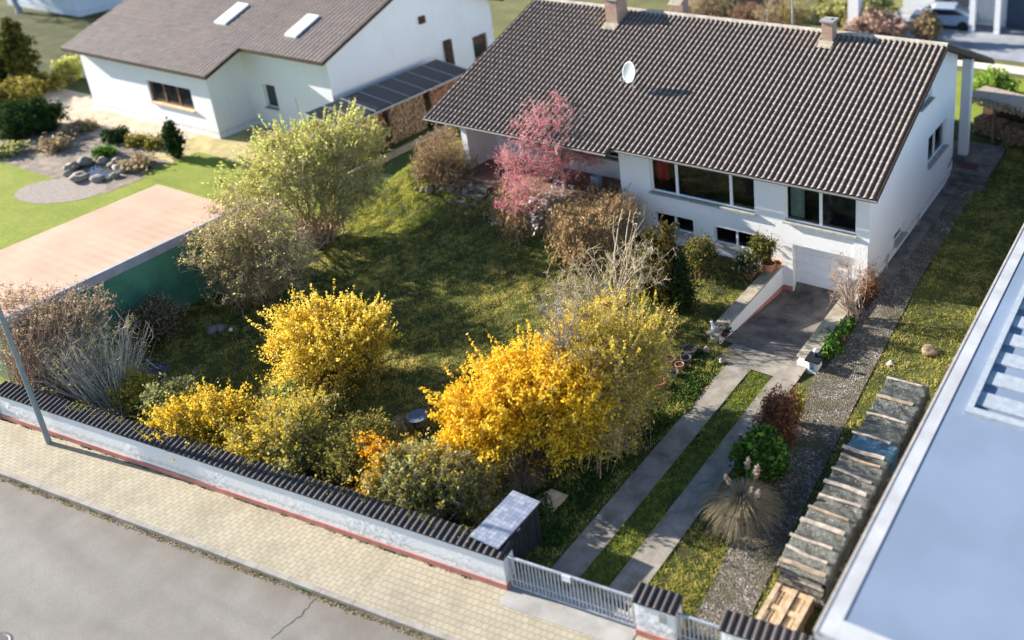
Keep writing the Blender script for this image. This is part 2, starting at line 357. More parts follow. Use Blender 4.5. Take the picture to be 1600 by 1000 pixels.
# ------------------------------------------------------------------ tiled roof fields
def tile_field(name, O, U, Vv, Nn, width, length, mat, period=.2393, course=.335, amp=.095, parent=None, lip=.020, seed=1, ns=10, prof='roll'):
    """corrugated tiles; O corner at the eave, U along the eave, Vv up the slope, Nn outward normal"""
    O, U, Vv, Nn = map(lambda a: np.array(a, float), (O, U, Vv, Nn)); rg = np.random.default_rng(seed)
    ncol = int(round(width/period)); per = width/ncol; uu = np.arange(ncol*ns+1)/ns
    ph = uu % 1.0; h = np.interp(ph, [0, .10, .25, .45, .58, .68, .74, 1.0], [.0, .12, .45, .86, 1.0, .82, .10, 0])*amp if prof == 'roof' else np.where(ph < .52, np.sin(np.pi*ph/.52)**.75, 0)*amp
    nc = int(math.ceil(length/course)); Vs = []; Fs = []; At = []; n0 = 0
    for i in range(nc):
        s0 = i*course; s1 = min(length, s0+course+.01)
        rows = [(s0, -.004), (s0+.002, lip), (s0+.03, lip+.001), (s1, .004)]
        for (s, off) in rows:
            jit = rg.normal(0, .0045, ncol+1)[(uu).astype(int)]
            Vs.append(O+np.outer(uu*per, U)+Vv*s+np.outer(h*(1 if off > 0 else .75)+off+jit, Nn))
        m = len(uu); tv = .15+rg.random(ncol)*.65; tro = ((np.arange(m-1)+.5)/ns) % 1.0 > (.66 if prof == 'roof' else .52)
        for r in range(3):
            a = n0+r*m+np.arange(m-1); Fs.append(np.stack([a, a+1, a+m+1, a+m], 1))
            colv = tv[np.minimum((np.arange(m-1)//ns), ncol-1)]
            At.append(np.where(tro, .08, .97) if r < 2 else np.where(tro, .05, colv))  # troughs and steep right sides coloured darker: painted shade together with algae grime
        n0 += 4*m
    return npmesh(name, np.concatenate(Vs), np.concatenate(Fs), mat, parent, np.concatenate(At))
# ------------------------------------------------------------------ walls with openings
def wall_panel(b, u0, u1, z0, z1, holes, P, th=.3, top=None):
    """P(u,d,z): d is depth into the wall. Rectangles around holes, plus reveals."""
    us = sorted({u0, u1, *[h[0] for h in holes], *[h[1] for h in holes]}); zs = sorted({z0, z1, *[h[2] for h in holes], *[h[3] for h in holes]})
    for i in range(len(us)-1):
        for j in range(len(zs)-1):
            cu, cz = (us[i]+us[i+1])/2, (zs[j]+zs[j+1])/2
            if any(h[0] < cu < h[1] and h[2] < cz < h[3] for h in holes): continue
            b.quad(P(us[i], 0, zs[j]), P(us[i+1], 0, zs[j]), P(us[i+1], 0, zs[j+1]), P(us[i], 0, zs[j+1]))
    for (a, c, e, f) in holes:
        b.quad(P(a, 0, e), P(c, 0, e), P(c, th, e), P(a, th, e)); b.quad(P(a, 0, f), P(c, 0, f), P(c, th, f), P(a, th, f))
        b.quad(P(a, 0, e), P(a, 0, f), P(a, th, f), P(a, th, e)); b.quad(P(c, 0, e), P(c, 0, f), P(c, th, f), P(c, th, e))
def pbox(b, P, u0, u1, d0, d1, z0, z1):
    n = len(b.v); b.v += [tuple(P(*q)) for q in ((u0, d0, z0), (u1, d0, z0), (u1, d1, z0), (u0, d1, z0), (u0, d0, z1), (u1, d0, z1), (u1, d1, z1), (u0, d1, z1))]
    for q in ((0, 3, 2, 1), (4, 5, 6, 7), (0, 1, 5, 4), (1, 2, 6, 5), (2, 3, 7, 6), (3, 0, 4, 7)): b.f.append(tuple(n+i for i in q))
def window(parent, P, a, c, e, f, mull=(), d=.10, fw=.07, fm=None, sill=True, room=True, sillm=None, label=None, gm=None, sash=False):
    """frame (object named window) > pane, sill, room recess"""
    b = MB(); fm = fm or frame_white
    pbox(b, P, a+.002, c-.002, d, d+.07, e+.002, e+fw); pbox(b, P, a+.002, c-.002, d, d+.07, f-fw, f-.002)
    cuts = [a+.002]+list(mull)+[c-.002]
    pbox(b, P, a+.002, a+fw, d, d+.07, e+fw, f-fw); pbox(b, P, c-fw, c-.002, d, d+.07, e+fw, f-fw)
    for m_ in mull: pbox(b, P, m_-fw*.8, m_+fw*.8, d-.003, d+.073, e+fw, f-fw)
    w = b.build('window', fm, parent); 
    if label: w['label'] = label
    for i in range(len(cuts)-1):
        p = MB(); x0 = cuts[i]+fw*.7; x1 = cuts[i+1]-fw*.7
        p.quad(P(x0, d+.035, e+fw*.9), P(x1, d+.035, e+fw*.9), P(x1, d+.035, f-fw*.9), P(x0, d+.035, f-fw*.9)); p.build('pane', gm or glass, w, recalc=False)
    if sill: s_ = MB(); pbox(s_, P, a-.04, c+.04, -.13, d-.002, e-.05, e+.012); s_.build('sill', sillm or sill_grey, w)
    if room:
        r = MB(); D = 1.3
        for q in (((a, .2, e), (a, D, e), (a, D, f), (a, .2, f)), ((c, .2, e), (c, D, e), (c, D, f), (c, .2, f)), ((a, D, e), (c, D, e), (c, D, f), (a, D, f)), ((a, .2, e), (c, .2, e), (c, D, e), (a, D, e)), ((a, .2, f), (c, .2, f), (c, D, f), (a, D, f))):
            r.quad(*[P(*k) for k in q])
        r.build('room', dark_room, w, recalc=False)
    return w
# ------------------------------------------------------------------ the house
FY, RX, EZ, EY, RY, RZ = 27.69, -10.12, 3.95, 27.1, 34.8, 7.0
slope = (RZ-EZ)/(RY-EY); LX, VX = -29.85, -9.70
ca = math.cos(math.atan(slope)); sa_ = math.sin(math.atan(slope))
house = empty('detached_house', (-19.8, 34.8, 0), 0, 'long white bungalow with brown ribbed tile roof, basement garage and satellite dish, centre of photo', 'house')
H0 = Matrix.Translation((19.8, -34.8, 0))
def hp(o): o.matrix_parent_inverse = H0; return o
_build = MB.build
def under(z_at, y): return EZ-.14+slope*(y-EY) if y <= RY else EZ-.14+slope*(2*RY-y-EY)
Pf = lambda x, d, z: (x, FY+d, z)
Ps = lambda y, d, z: (RX-d, y, z)
Pr = lambda x, d, z: (x, 29.1+d, z)
holes_f = [(-19.08, -14.55, 2.10, 3.74), (-13.35, -10.60, 2.06, 3.70), (-19.0, -17.25, .56, 1.22), (-16.35, -14.5, .46, 1.18), (-13.06, -10.66, -.9, 1.16)]
b = MB(); topf = under(0, FY)
wall_panel(b, -20.5, RX, -1.0, topf, holes_f, Pf)
b.quad((-20.5, FY, -.2), (-20.5, 29.1, -.2), (-20.5, 29.1, under(0, 29.1)), (-20.5, FY, topf))
holes_r = [(-27.55, -25.9, 2.42, 3.5), (-23.9, -21.0, 2.40, 3.5)]
wall_panel(b, -28.15, -20.5, 0, under(0, 29.1), holes_r, Pr)
# left fin of the recessed terrace and left wall
b.box(-28.42, -28.12, 27.35, 29.1, 0, under(0, 27.35)+.02)
b.quad((-28.42, 29.1, 0), (-28.42, 41.9, 0), (-28.42, 41.9, 4), (-28.42, 29.1, under(0, 29.1)))
# gable wall (right): lower part with openings, then triangle
holes_s = [(34.25, 36.75, 1.98, 3.25), (30.33, 31.52, .42, .85), (32.9, 34.42, 4.95, 5.75)]
yb = 37.95
wall_panel(b, FY, yb, -.3, topf, [h for h in holes_s if h[3] < topf], Ps)
h = holes_s[2]
b.poly([(RX, FY, topf), (RX, h[0], topf), (RX, h[0], under(0, h[0])), ])
b.poly([(RX, h[0], topf), (RX, h[1], topf), (RX, h[1], h[2]), (RX, h[0], h[2])])
b.poly([(RX, h[0], h[3]), (RX, h[1], h[3]), (RX, h[1], under(0, h[1])), (RX, h[0], under(0, h[0]))])
b.poly([(RX, h[1], topf), (RX, yb, topf), (RX, yb, under(0, yb)), (RX, RY, under(0, RY)), (RX, h[1], under(0, h[1]))])
for (p, q, r_, s_) in (((h[0], h[2]), (h[1], h[2]), (h[1], h[2]), (h[0], h[2])), ((h[0], h[3]), (h[1], h[3]), (h[1], h[3]), (h[0], h[3]))):
    b.quad((RX, p[0], p[1]), (RX, q[0], q[1]), (RX-.2, q[0], q[1]), (RX-.2, p[0], p[1]))
for yy in (h[0], h[1]): b.quad((RX, yy, h[2]), (RX, yy, h[3]), (RX-.2, yy, h[3]), (RX-.2, yy, h[2]))
# recessed entrance and rear part
b.quad((RX, yb, 0), (-11.2, yb, 0), (-11.2, yb, under(0, yb)), (RX, yb, under(0, yb)))
b.quad((-11.2, yb, 0), (-11.2, 41.9, 0), (-11.2, 41.9, under(0, 41.9)), (-11.2, yb, under(0, yb)))
b.box(-10.34, -9.93, 39.62, 40.02, 0, under(0, 39.8)+.01)
b.quad((-28.42, 41.9, 0), (-11.2, 41.9, 0), (-11.2, 41.9, 4), (-28.42, 41.9, 4))
hp(b.build('wall', white_wall, house, recalc=False))
# left gable triangle
b = MB(); b.poly([(-28.42, 29.1, under(0, 29.1)), (-28.42, 41.9, 4), (-28.42, RY, under(0, RY))]); hp(b.build('gable_wall', white_wall, house, recalc=False))
# garage portal: pier strip at the right edge, plinth in the corner
b = MB(); pbox(b, Pf, -10.66+.002, -10.16, -.045, -.001, -.9, 1.9); hp(b.build('pilaster', white_rough, house))
w1 = hp(window(house, Pf, *holes_f[0], mull=(-17.93, -15.58), d=.09)); w1['label'] = 'wide three part window above the basement windows'
w2 = hp(window(house, Pf, *holes_f[1], mull=(-11.98,), d=.09)); w2['label'] = 'two part window above the garage door'
w3 = hp(window(house, Pf, *holes_f[2], mull=(-18.1,), fw=.055)); w4 = hp(window(house, Pf, *holes_f[3], mull=(-15.4,), fw=.055))
w5 = hp(window(house, Pr, *holes_r[0], mull=(-26.7,), sill=True)); w6 = hp(window(house, Pr, *holes_r[1], mull=(-22.6,), fm=frame_white))
w7 = hp(window(house, Ps, *holes_s[0], mull=(35.4,))); w8 = hp(window(house, Ps, *holes_s[1], mull=(), fw=.06)); w9 = hp(window(house, Ps, *holes_s[2], mull=(), room=False))
# garage door: ribbed sectional door in a recess, with jambs
b = MB(); pbox(b, Pf, -13.06, -10.66, .30, .34, -.95, 1.16)
for k in range(1, 5): pbox(b, Pf, -13.04, -10.68, .278, .299, -.86+k*.4, -.86+k*.4+.37)
gd = hp(b.build('garage_door', frame_white, house)); 
b = MB(); pbox(b, Pf, -11.95, -11.78, .26, .287, -.08, -.04); hp(b.build('handle', dark_metal, gd))
b = MB(); pbox(b, Pf, -13.45, -13.075, -.02, -.001, -.95, -.62); hp(b.build('plinth', plinth_red, house))
b = MB(); b.box(-11.19, -11.14, 38.3, 39.3, .25, 2.4); hp(b.build('entrance_door', frame_brown, house))
b = MB(); b.tube([(-10.06, 37.2, .75), (-10.06, 37.9, 1.1)], .02); hp(b.build('handrail', dark_metal, house))
b = MB(); b.tube([(-10.04, 33.0, 0), (-10.02, 33.0, .35), (-10.05, 33.25, .42)], .03); hp(b.build('wall_pipe', sill_grey, house)); b = MB(); b.tube([(-10.04, 29.35, 0), (-10.02, 29.35, .4), (-10.05, 29.6, .45)], .035); hp(b.build('wall_pipe', sill_grey, house))
# roof: deck, tiles, ridge, verge boards, gutters
roof = empty('roof'); roof.parent = house; roof.matrix_parent_inverse = H0
def deck(x0, x1, ye):
    ze = EZ+slope*(ye-EY); b = MB()
    b.prism([(ye, ze-.13), (RY, RZ-.13), (2*RY-ye, ze-.13), (2*RY-ye, ze-.012), (RY, RZ-.012), (ye, ze-.012)], 'x', x0, x1); return b
deck(-20.35, VX+.02, EY).build('roof_deck', wood_dark, roof); deck(LX-.02, -20.352, 26.78).build('roof_deck', wood_dark, roof)
L = (RY-EY)/ca
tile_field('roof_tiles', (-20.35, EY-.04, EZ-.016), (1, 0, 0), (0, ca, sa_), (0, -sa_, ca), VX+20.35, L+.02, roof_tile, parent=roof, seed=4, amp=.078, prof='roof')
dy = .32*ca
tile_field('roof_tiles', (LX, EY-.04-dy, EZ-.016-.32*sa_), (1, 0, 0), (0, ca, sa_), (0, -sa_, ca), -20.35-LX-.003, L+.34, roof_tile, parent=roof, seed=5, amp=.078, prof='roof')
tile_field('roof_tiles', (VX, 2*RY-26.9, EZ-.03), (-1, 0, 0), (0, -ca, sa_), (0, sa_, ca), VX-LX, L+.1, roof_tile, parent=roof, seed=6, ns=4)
b = MB(); rg = random.Random(5); x = LX
while x < VX-.05:
    x1 = min(x+.40, VX+.03); z = RZ+.045+rg.uniform(-.004, .004)
    prof = [(RY-.15, z-.06), (RY-.10, z+.025), (RY-.04, z+.065), (RY+.04, z+.065), (RY+.10, z+.025), (RY+.15, z-.06)]
    b.prism(prof, 'x', x, x1-.006); x += .385
b.build('ridge_tiles', concrete('ridge_tile', (.46, .41, .34), (.27, .23, .19), 2), roof)
b = MB(); zt = .012
for (sgn) in (1,):
    b.prism([(EY-.02, EZ-.14), (RY, RZ-.14), (2*RY-26.9, EZ-.22), (2*RY-26.9, EZ-.02), (RY, RZ+.05), (EY-.02, EZ+.05)], 'x', VX+.022, VX+.05); b.build('verge_board', wood_dark, roof); b = MB()
    b.prism([(26.76, EZ-.26), (RY, RZ-.14), (RY, RZ+.05), (26.76, EZ-.09)], 'x', LX-.05, LX-.022)
b.build('verge_board', wood_dark, roof)
def gutter(x0, x1, y, z):
    b = MB(); n = 7
    prof = [(y-.06+.06*math.cos(math.pi+math.pi*k/(n-1)), z-.06*math.sin(math.pi*k/(n-1))) for k in range(n)]
    inner = [(p[0]*1.0+(y-.06-p[0])*.14, z-(z-p[1])*.86) for p in prof]
    b.prism(prof+inner[::-1], 'x', x0, x1); return b.build('gutter', gutter_m, roof)
gutter(-20.3, VX+.05, EY-.045, EZ-.04); gutter(LX-.05, -20.42, EY-dy-.045, EZ-.04-.32*sa_)
# chimneys
def chimney(x, y, w, d, ztop, zbot, capz=.08):
    b = MB(); b.box(x-w/2, x+w/2, y-d/2, y+d/2, zbot, ztop); c = b.build('chimney', chimney_brick, roof)
    b = MB(); b.box(x-w/2-.07, x+w/2+.07, y-d/2-.07, y+d/2+.07, ztop, ztop+capz); b.box(x-w*.28, x+w*.28, y-d*.28, y+d*.28, ztop+capz, ztop+capz+.03)
    b.build('chimney_cap', conc_pale, c); f = MB(); zf = EZ+slope*(y-d/2-.35-EY)
    f.quad((x-w/2-.08, y-d/2-.36, zf+.08), (x+w/2+.08, y-d/2-.36, zf+.08), (x+w/2+.08, y-d/2-.003, zf+.36*slope+.14), (x-w/2-.08, y-d/2-.003, zf+.36*slope+.14))
    f.build('flashing', cap_stone, c, recalc=False)
chimney(-24.62, 34.05, .62, .85, 7.72, 6.2); chimney(-14.42, 34.35, .46, .5, 7.62, 6.3)
chimney(-22.35, 35.9, .5, .5, 7.75, 6.0)
tag(MB().tube([(-16.9, 36.2, 5.8), (-16.9, 36.2, 10.2)], .045).build('antenna_mast', galv), 'slim pale mast standing behind the house ridge', 'mast')
b = MB(); b.tube([(-17.45, 34.82, RZ+.05), (-17.4, 34.82, RZ+.65)], .012); b.build('lightning_rod', galv, roof)
# satellite dish
dish = empty('satellite_dish', (-21.25, 30.12, 5.17), 0, 'round white satellite dish on a short mast on the tiled roof', 'satellite dish')
Rq = Vector((-.28, -1, .30)).normalized().to_track_quat('Z', 'Y').to_matrix().to_4x4()
b = MB(); prof = [(0, 0)]+[(.42*k/8, .10*(k/8)**2) for k in range(1, 9)]; n_ = 28; vs = []
for (r_, z_) in prof[1:]:
    vs += [(r_*.92*math.cos(2*math.pi*j/n_), r_*1.06*math.sin(2*math.pi*j/n_), z_) for j in range(n_)]
b.v = [tuple(Rq @ Vector(p)) for p in [(0, 0, 0)]+vs]; b.f = [(0, 1+j, 1+(j+1) % n_) for j in range(n_)]
for i in range(7):
    for j in range(n_): a = 1+i*n_; j2 = (j+1) % n_; b.f.append((a+j, a+n_+j, a+n_+j2, a+j2))
o = b.build('reflector', simple('dish_enamel', (.34, .38, .41), .5, .03), dish, smooth=True, recalc=False); o.location = (0, -.12, .78)
sd = o.modifiers.new('t', 'SOLIDIFY'); sd.thickness = .012
MB().tube([(0, 0, -.2), (0, 0, .8)], .025).build('mast', galv, dish)
lnb = Rq @ Vector((-.05, -.35, .42)); MB().tube([(0, -.14, .42), tuple(lnb+Vector((0, -.12, .78)))], .012).build('arm', galv, dish)
e = lnb+Vector((0, -.12, .78)); MB().tube([tuple(e), tuple(e-Rq @ Vector((0, .0, .1))+Vector((0, 0, .02)))], .03).build('receiver', galv, dish)
# red curtain etc. behind the glass
def curtain(x0, x1, z0, z1, y, mat, label, amp=.03):
    b = MB(); n = 40
    for k in range(n):
        a = x0+(x1-x0)*k/n; c = x0+(x1-x0)*(k+1)/n
        f = lambda t: y+amp*math.sin((t-x0)*38)
        b.quad((a, f(a), z0), (c, f(c), z0), (c, f(c), z1), (a, f(a), z1))
    o = b.build('curtain', mat, recalc=False); sd = o.modifiers.new('t', 'SOLIDIFY'); sd.thickness = .006
    tag(o, label, 'curtain')
curtain(-18.95, -18.42, 2.55, 3.66, FY+.32, simple('red_cloth', (.42, .015, .03), .9), 'red curtain hanging inside the left pane of the wide front window')
curtain(-13.25, -12.72, 2.15, 3.64, FY+.32, simple('sage_cloth', (.33, .42, .37), .9), 'pale sage curtain inside the window above the garage')
# entrance landing with two steps
ld = empty('entrance_steps', (-9.2, 39, 0), 0, 'grey stone landing with two steps by the side entrance', 'steps')
ML = Matrix.Translation((9.2, -39, 0))
for nm, (x0, x1, y0, y1, z0, z1) in (('step', (-10.02, -8.5, 37.0, 37.35, -.1, .13)), ('step', (-10.04, -8.5, 37.352, 37.8, -.1, .24)), ('landing', (-10.9, -8.5, 37.802, 41.2, -.1, .30))):
    o = MB().box(x0, x1, y0, y1, z0, z1).build(nm, conc_dark, ld); o.matrix_parent_inverse = ML
tag(MB().box(-9.85, -9.15, 38.3, 38.9, .30, .315).build('doormat', simple('brown_mat', (.10, .045, .035), .95)), 'dark reddish doormat on the grey entrance landing', 'doormat')
# terrace in front of the recessed part
ter = MB().box(-28.1, -20.51, 26.6, 29.09, -.3, 1.5).build('terrace', terr_tile); tag(ter, kind='structure')
b = MB(); b.box(-25.2, -20.0, 26.0, 26.59, -.2, 1.54); tag(b.build('terrace_retaining_wall', slab_cream), 'cream capped retaining wall along the terrace, half hidden by dry vines', 'retaining wall')
tag(MB().box(-20.49, -19.9, 26.0, 27.6, -.2, 1.5).build('terrace_corner_block', slab_cream), kind='structure')
st = empty('garden_steps', (-27.2, 26, 0), 0, 'shaded stone steps from the lawn up to the brown terrace', 'steps')
for k in range(4):
    o = MB().box(-.75, .75, .0+k*.34, .34+k*.34-.002, -.2, .62+k*.24-.0).build('step', conc_dark, st); 
st.location = (-27.1, 25.25, 0)
# ------------------------------------------------------------------ garage forecourt walls
rw = empty('retaining_wall', (-13.6, 25.2, 0), 0, 'white retaining wall left of the sunken garage drive, grey stone cap', 'wall')
MR = Matrix.Translation((13.6, -25.2, 0))
b = MB(); b.prism([(22.85, -.75), (FY-.002, -1), (FY-.002, .16), (22.85, .16)], 'x', -13.82, -13.48); o = b.build('wall', white_wall, rw); o.matrix_parent_inverse = MR
b = MB(); b.box(-13.90, -13.44, 22.72, FY-.01, .16, .235); o = b.build('coping', cap_stone, rw); o.matrix_parent_inverse = MR
b = MB(); b.prism([(22.9, -.36), (FY-.01, -.9), (FY-.01, -.66), (22.9, -.24)], 'x', -13.478, -13.462); o = b.build('plinth', plinth_red, rw); o.matrix_parent_inverse = MR
rw2 = empty('retaining_wall', (-10.4, 25, 0), 0, 'low wall with broad worn stone cap right of the sunken garage drive', 'wall')
MR2 = Matrix.Translation((10.4, -25, 0))
b = MB(); b.prism([(22.7, -.6), (FY-.05, -1), (FY-.05, .14), (22.7, .14)], 'x', -10.62, -10.24); o = b.build('wall', white_wall, rw2); o.matrix_parent_inverse = MR2
b = MB(); b.box(-10.72, -10.16, 22.9, FY-.05, .14, .20); o = b.build('coping', cap_stone, rw2); o.matrix_parent_inverse = MR2
b = MB(); b.box(-10.158, -10.13, 22.6, FY-.05, .02, .26); o = b.build('edging', sill_grey, rw2); o.matrix_parent_inverse = MR2
# end pillar with black cap, number sign and white globe
pl = empty('gate_pier', tuple(g(1273, 578, -.1)), 0, 'short white pier with black cap and blue number plate beside the drive', 'pier')
MB().box(-.17, .17, -.17, .17, -.3, .42).build('pier_body', white_wall, pl); MB().box(-.24, .24, -.24, .24, .42, .48).build('cap', black_m, pl)
sg = MB().box(-.11, .11, -.185, -.171, .08, .38).build('number_plate', simple('pale_blue_enamel', (.55, .66, .82), .4, .05), pl)
cu = bpy.data.curves.new('number', 'FONT'); cu.body = '2'; cu.size = .26; cu.extrude = .004; cu.align_x = 'CENTER'; cu.align_y = 'CENTER'
cu.materials.append(simple('blue_paint', (.02, .06, .30), .5)); oc = bpy.data.objects.new('number', cu); dg = bpy.context.evaluated_depsgraph_get(); COL.objects.link(oc); dg.update(); mt_ = bpy.data.meshes.new_from_object(oc.evaluated_get(dg)); bpy.data.objects.remove(oc); o = bpy.data.objects.new('number', mt_); COL.objects.link(o); o.parent = sg; o.location = (0, -.19, .24); o.rotation_euler = (math.pi/2, 0, 0)
gp = pl.location
b = MB(); b.lathe([(0, 0), (.06, 0), (.06, .1), (.03, .12), (.03, .14)], (0, 0, 0)); lamp = b.build('globe_lamp', black_m); lamp.location = gp+Vector((.0, .06, .48))
b = MB(); b.lathe([(.0, .13)]+[(.075*math.sin(math.pi*k/8), .205-.075*math.cos(math.pi*k/8)) for k in range(1, 8)]+[(0, .28)]); b.build('globe', plastic_white, lamp, smooth=True)
tag(lamp, 'small white globe lamp on black foot atop the short pier', 'lamp')
# ------------------------------------------------------------------ street wall, gate, pillars
def street_frame(t): return Matrix.Translation(Vector(S(t, 0))) @ Matrix.Rotation(SA, 4, 'Z')
def walled(name, t0, t1, h, label, cat, depth_=.38, plinth=True, cop=True, col=coping_tile, d0=0.0, relief=True):
    e = empty(name, S(t0, d0), SA, label, cat); Lw = t1-t0
    nx = int(Lw/.045); nz = int(h/.045)
    xs_ = np.linspace(0, Lw, nx); zs_ = np.linspace(.17, h, nz); X, Z = np.meshgrid(xs_, zs_)
    rel = .005*np.sin(X*9+3*np.sin(Z*7+X*2.3))*np.sin(Z*11+2*np.sin(X*5.1)) + .004*np.sin(X*23+4*np.sin(Z*13+X*3))*np.sin(Z*19+3*np.sin(X*11))
    rel *= sm(np.sin(X*.9+1.3)*.7+.7*np.sin(X*2.3)+.5); rel[:, 0] = rel[:, -1] = 0; rel[0] = rel[-1] = 0
    V = np.stack([X, -np.abs(rel)*1.2, Z], -1).reshape(-1, 3); i = np.arange((nz-1)*(nx-1)); r = i//(nx-1); c = i % (nx-1); a = r*nx+c
    npmesh('wall_face', V, np.stack([a, a+1, a+nx+1, a+nx], 1), white_rough, e, smooth=True)
    b = MB(); b.box(0, Lw, .001, depth_, -.3, h-.001); b.build('wall', white_wall, e)
    if plinth: MB().box(-.012, Lw+.012, -.028, depth_+.012, -.3, .17).build('plinth', plinth_red, e)
    if cop:
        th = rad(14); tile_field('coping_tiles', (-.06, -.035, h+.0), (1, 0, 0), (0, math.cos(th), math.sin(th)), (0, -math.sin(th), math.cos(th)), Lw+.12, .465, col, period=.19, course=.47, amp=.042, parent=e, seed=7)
        MB().prism([(-.03, h-.02), (depth_, h-.02), (depth_, h+.105), (-.03, h+.003)], 'x', -.04, Lw+.04).build('coping_bed', black_m, e)
    return e
walled('garden_wall', 0, 18.2, .95, 'long low white garden wall with dark tile coping and red base along the pavement', 'wall')
walled('gate_pillar', 21.62, 22.58, .98, 'broad white gate pillar with tile cap between driveway gate and small gate', 'pillar')
walled('gate_pillar', 23.68, 26.6, .98, 'white wall end with tile cap right of the small garden gate, at bottom edge', 'pillar')
MB_ = MB(); e = empty('garden_wall', S(-6, -.05), SA, 'lower wall piece of the left neighbour at the far left edge', 'wall')
MB().box(0, 5.95, 0, .3, -.3, .62).build('wall', white_wall, e); MB().box(-.01, 5.96, -.03, .31, -.3, .18).build('plinth', plinth_red, e)
def bars_gate(t0, t1, h, label, sp=.098, plate=False):
    e = empty('driveway_gate' if plate else 'garden_gate', S(t0, .1, 0), SA, label, 'gate'); Lw = t1-t0
    b = MB(); b.box(0, Lw, -.025, .025, h-.05, h); b.box(0, Lw, -.025, .025, .08, .13); b.box(0, .05, -.024, .024, .13, h-.05); b.box(Lw-.05, Lw, -.024, .024, .13, h-.05)
    b.box(.05, Lw-.05, -.012, .012, h*.30, h*.30+.03); b.build('gate_frame', galv, e)
    n = int((Lw-.1)/sp); br = []
    b = MB()
    for k in range(1, n): x = .05+(Lw-.1)*k/n; b.box(x-.017, x+.017, -.011, .011, .13, h-.05)
    b.build('gate_bars', galv, e)
    if plate: MB().box(Lw*.45, Lw*.45+.22, -.04, -.026, h-.17, h+.0).build('sign_plate', plastic_white, e)
    return e
bars_gate(18.28, 21.55, .98, 'wide galvanised steel driveway gate with vertical bars and small white plate', plate=True)
bars_gate(22.62, 23.66, .92, 'narrow steel bar gate between the two tile capped pillars')
tag(MB().box(0, .16, -.03, -.002, .62, .84, street_frame(22.22)).build('house_number_sign', conc_pale), 'small grey plate on the face of the gate pillar', 'sign')
# lamp post
lp = empty('street_lamp', tuple(g(77, 692)), 0, 'grey steel lamp post on the pavement at the left edge', 'street lamp')
MB().tube([(0, 0, -.05), (-.05, 0, 4.5), (-.12, .0, 8.2)], [.075, .06, .045], 12).build('post', simple('grey_green_pole', (.23, .27, .27), .55, .15, 3), lp)
MB().tube([(-.12, 0, 8.1), (-.12, -.5, 8.35), (-.12, -1.2, 8.4)], .03).build('arm', galv, lp)
mh = g(5, 1003, -.115); mh = g(-14, 1012, -.115); b = MB(); b.lathe([(0, 0), (.34, 0), (.36, .006), (.40, .006), (.41, 0)], tuple(mh), 28); tag(b.build('manhole_cover', dark_metal), 'dark round manhole cover in the road at the bottom left corner', 'manhole cover')
# bin shelter
bs = empty('bin_shelter', (-13.75, 12.82, 0), 0, 'black boarded bin shelter with pale patterned flat roof behind the wall end', 'bin shelter')
b = MB()
for k in range(9): y = -.68+k*.152; b.box(.345, .37, y, y+.144, 0, 1.14)
for k in range(5): x = -.37+k*.148; b.box(x, x+.14, -.71, -.69, 0, 1.14); b.box(x, x+.14, .69, .71, 0, 1.14)
b.box(-.36, .343, -.688, .688, 0, 1.1); b.build('boarding', simple('black_boards', (.02, .024, .03), .6, .4, 6), bs)
rm = brickmat('roofing_squares', (.15, .19, .28), (.32, .34, .40), (.11, .13, .20), 1, 0, .115, .115, .006, True, .1, 0)
b = MB(); b.box(-.43, .43, -.78, .78, 1.145, 1.18, Matrix.Rotation(rad(2), 4, 'X')); b.build('roof', rm, bs)
MB().box(.371, .39, -.1, .0, .98, 1.02).build('handle', galv, bs)
p_ = [g(*q, .02) for q in ((838, 778), (862, 765), (888, 775), (861, 803))]
b = MB(); b.prism([(q[0], q[1]) for q in p_], 'z', -.05, .05); tag(b.build('stone_slab', slab_cream), 'tan stone slab lying on the ground behind the bin shelter', 'slab')
# ------------------------------------------------------------------ left neighbour: low garage with green wall
ng = empty('neighbour_garage', (-34.4, 15, 0), 0, 'flat roofed garage with salmon roof and green boarded wall at the left', 'garage')
MG = Matrix.Translation((34.4, -15, 0))
b = MB(); n = 60
for k in range(int((19.0-11.0)/.14)):
    y = 11.0+k*.14; b.box(-32.03, -31.94, y, y+.07, -.2, 2.38); b.box(-32.03, -31.946, y+.07, y+.14, -.2, 2.38)
b.box(-36.7, -32.032, 11.0, 19.0, -.2, 2.38)
o = b.build('wall', simple('green_boards', (.08, .235, .15), .7, .2, 1.5), ng); o.matrix_parent_inverse = MG
b = MB(); b.box(-32.03, -31.9, 10.9, 19.1, 2.385, 2.72); o = b.build('fascia', simple('grey_fascia', (.33, .33, .37), .6, .2, 2), ng); o.matrix_parent_inverse = MG
X_ = np.linspace(-36.9, -32.04, 20); Y_ = np.arange(10.9, 19.1, .03)
def rip(x, y): return 2.71+.006*np.sin(y*2*np.pi/.35)*(.4+.6*sm((x+35)/2.5))
o = grid_sheet('roof', X_, Y_, simple('salmon_roofing', (.47, .31, .215), .85, .12, .7), 0, ng, f=rip, smooth=True); o.matrix_parent_inverse = MG
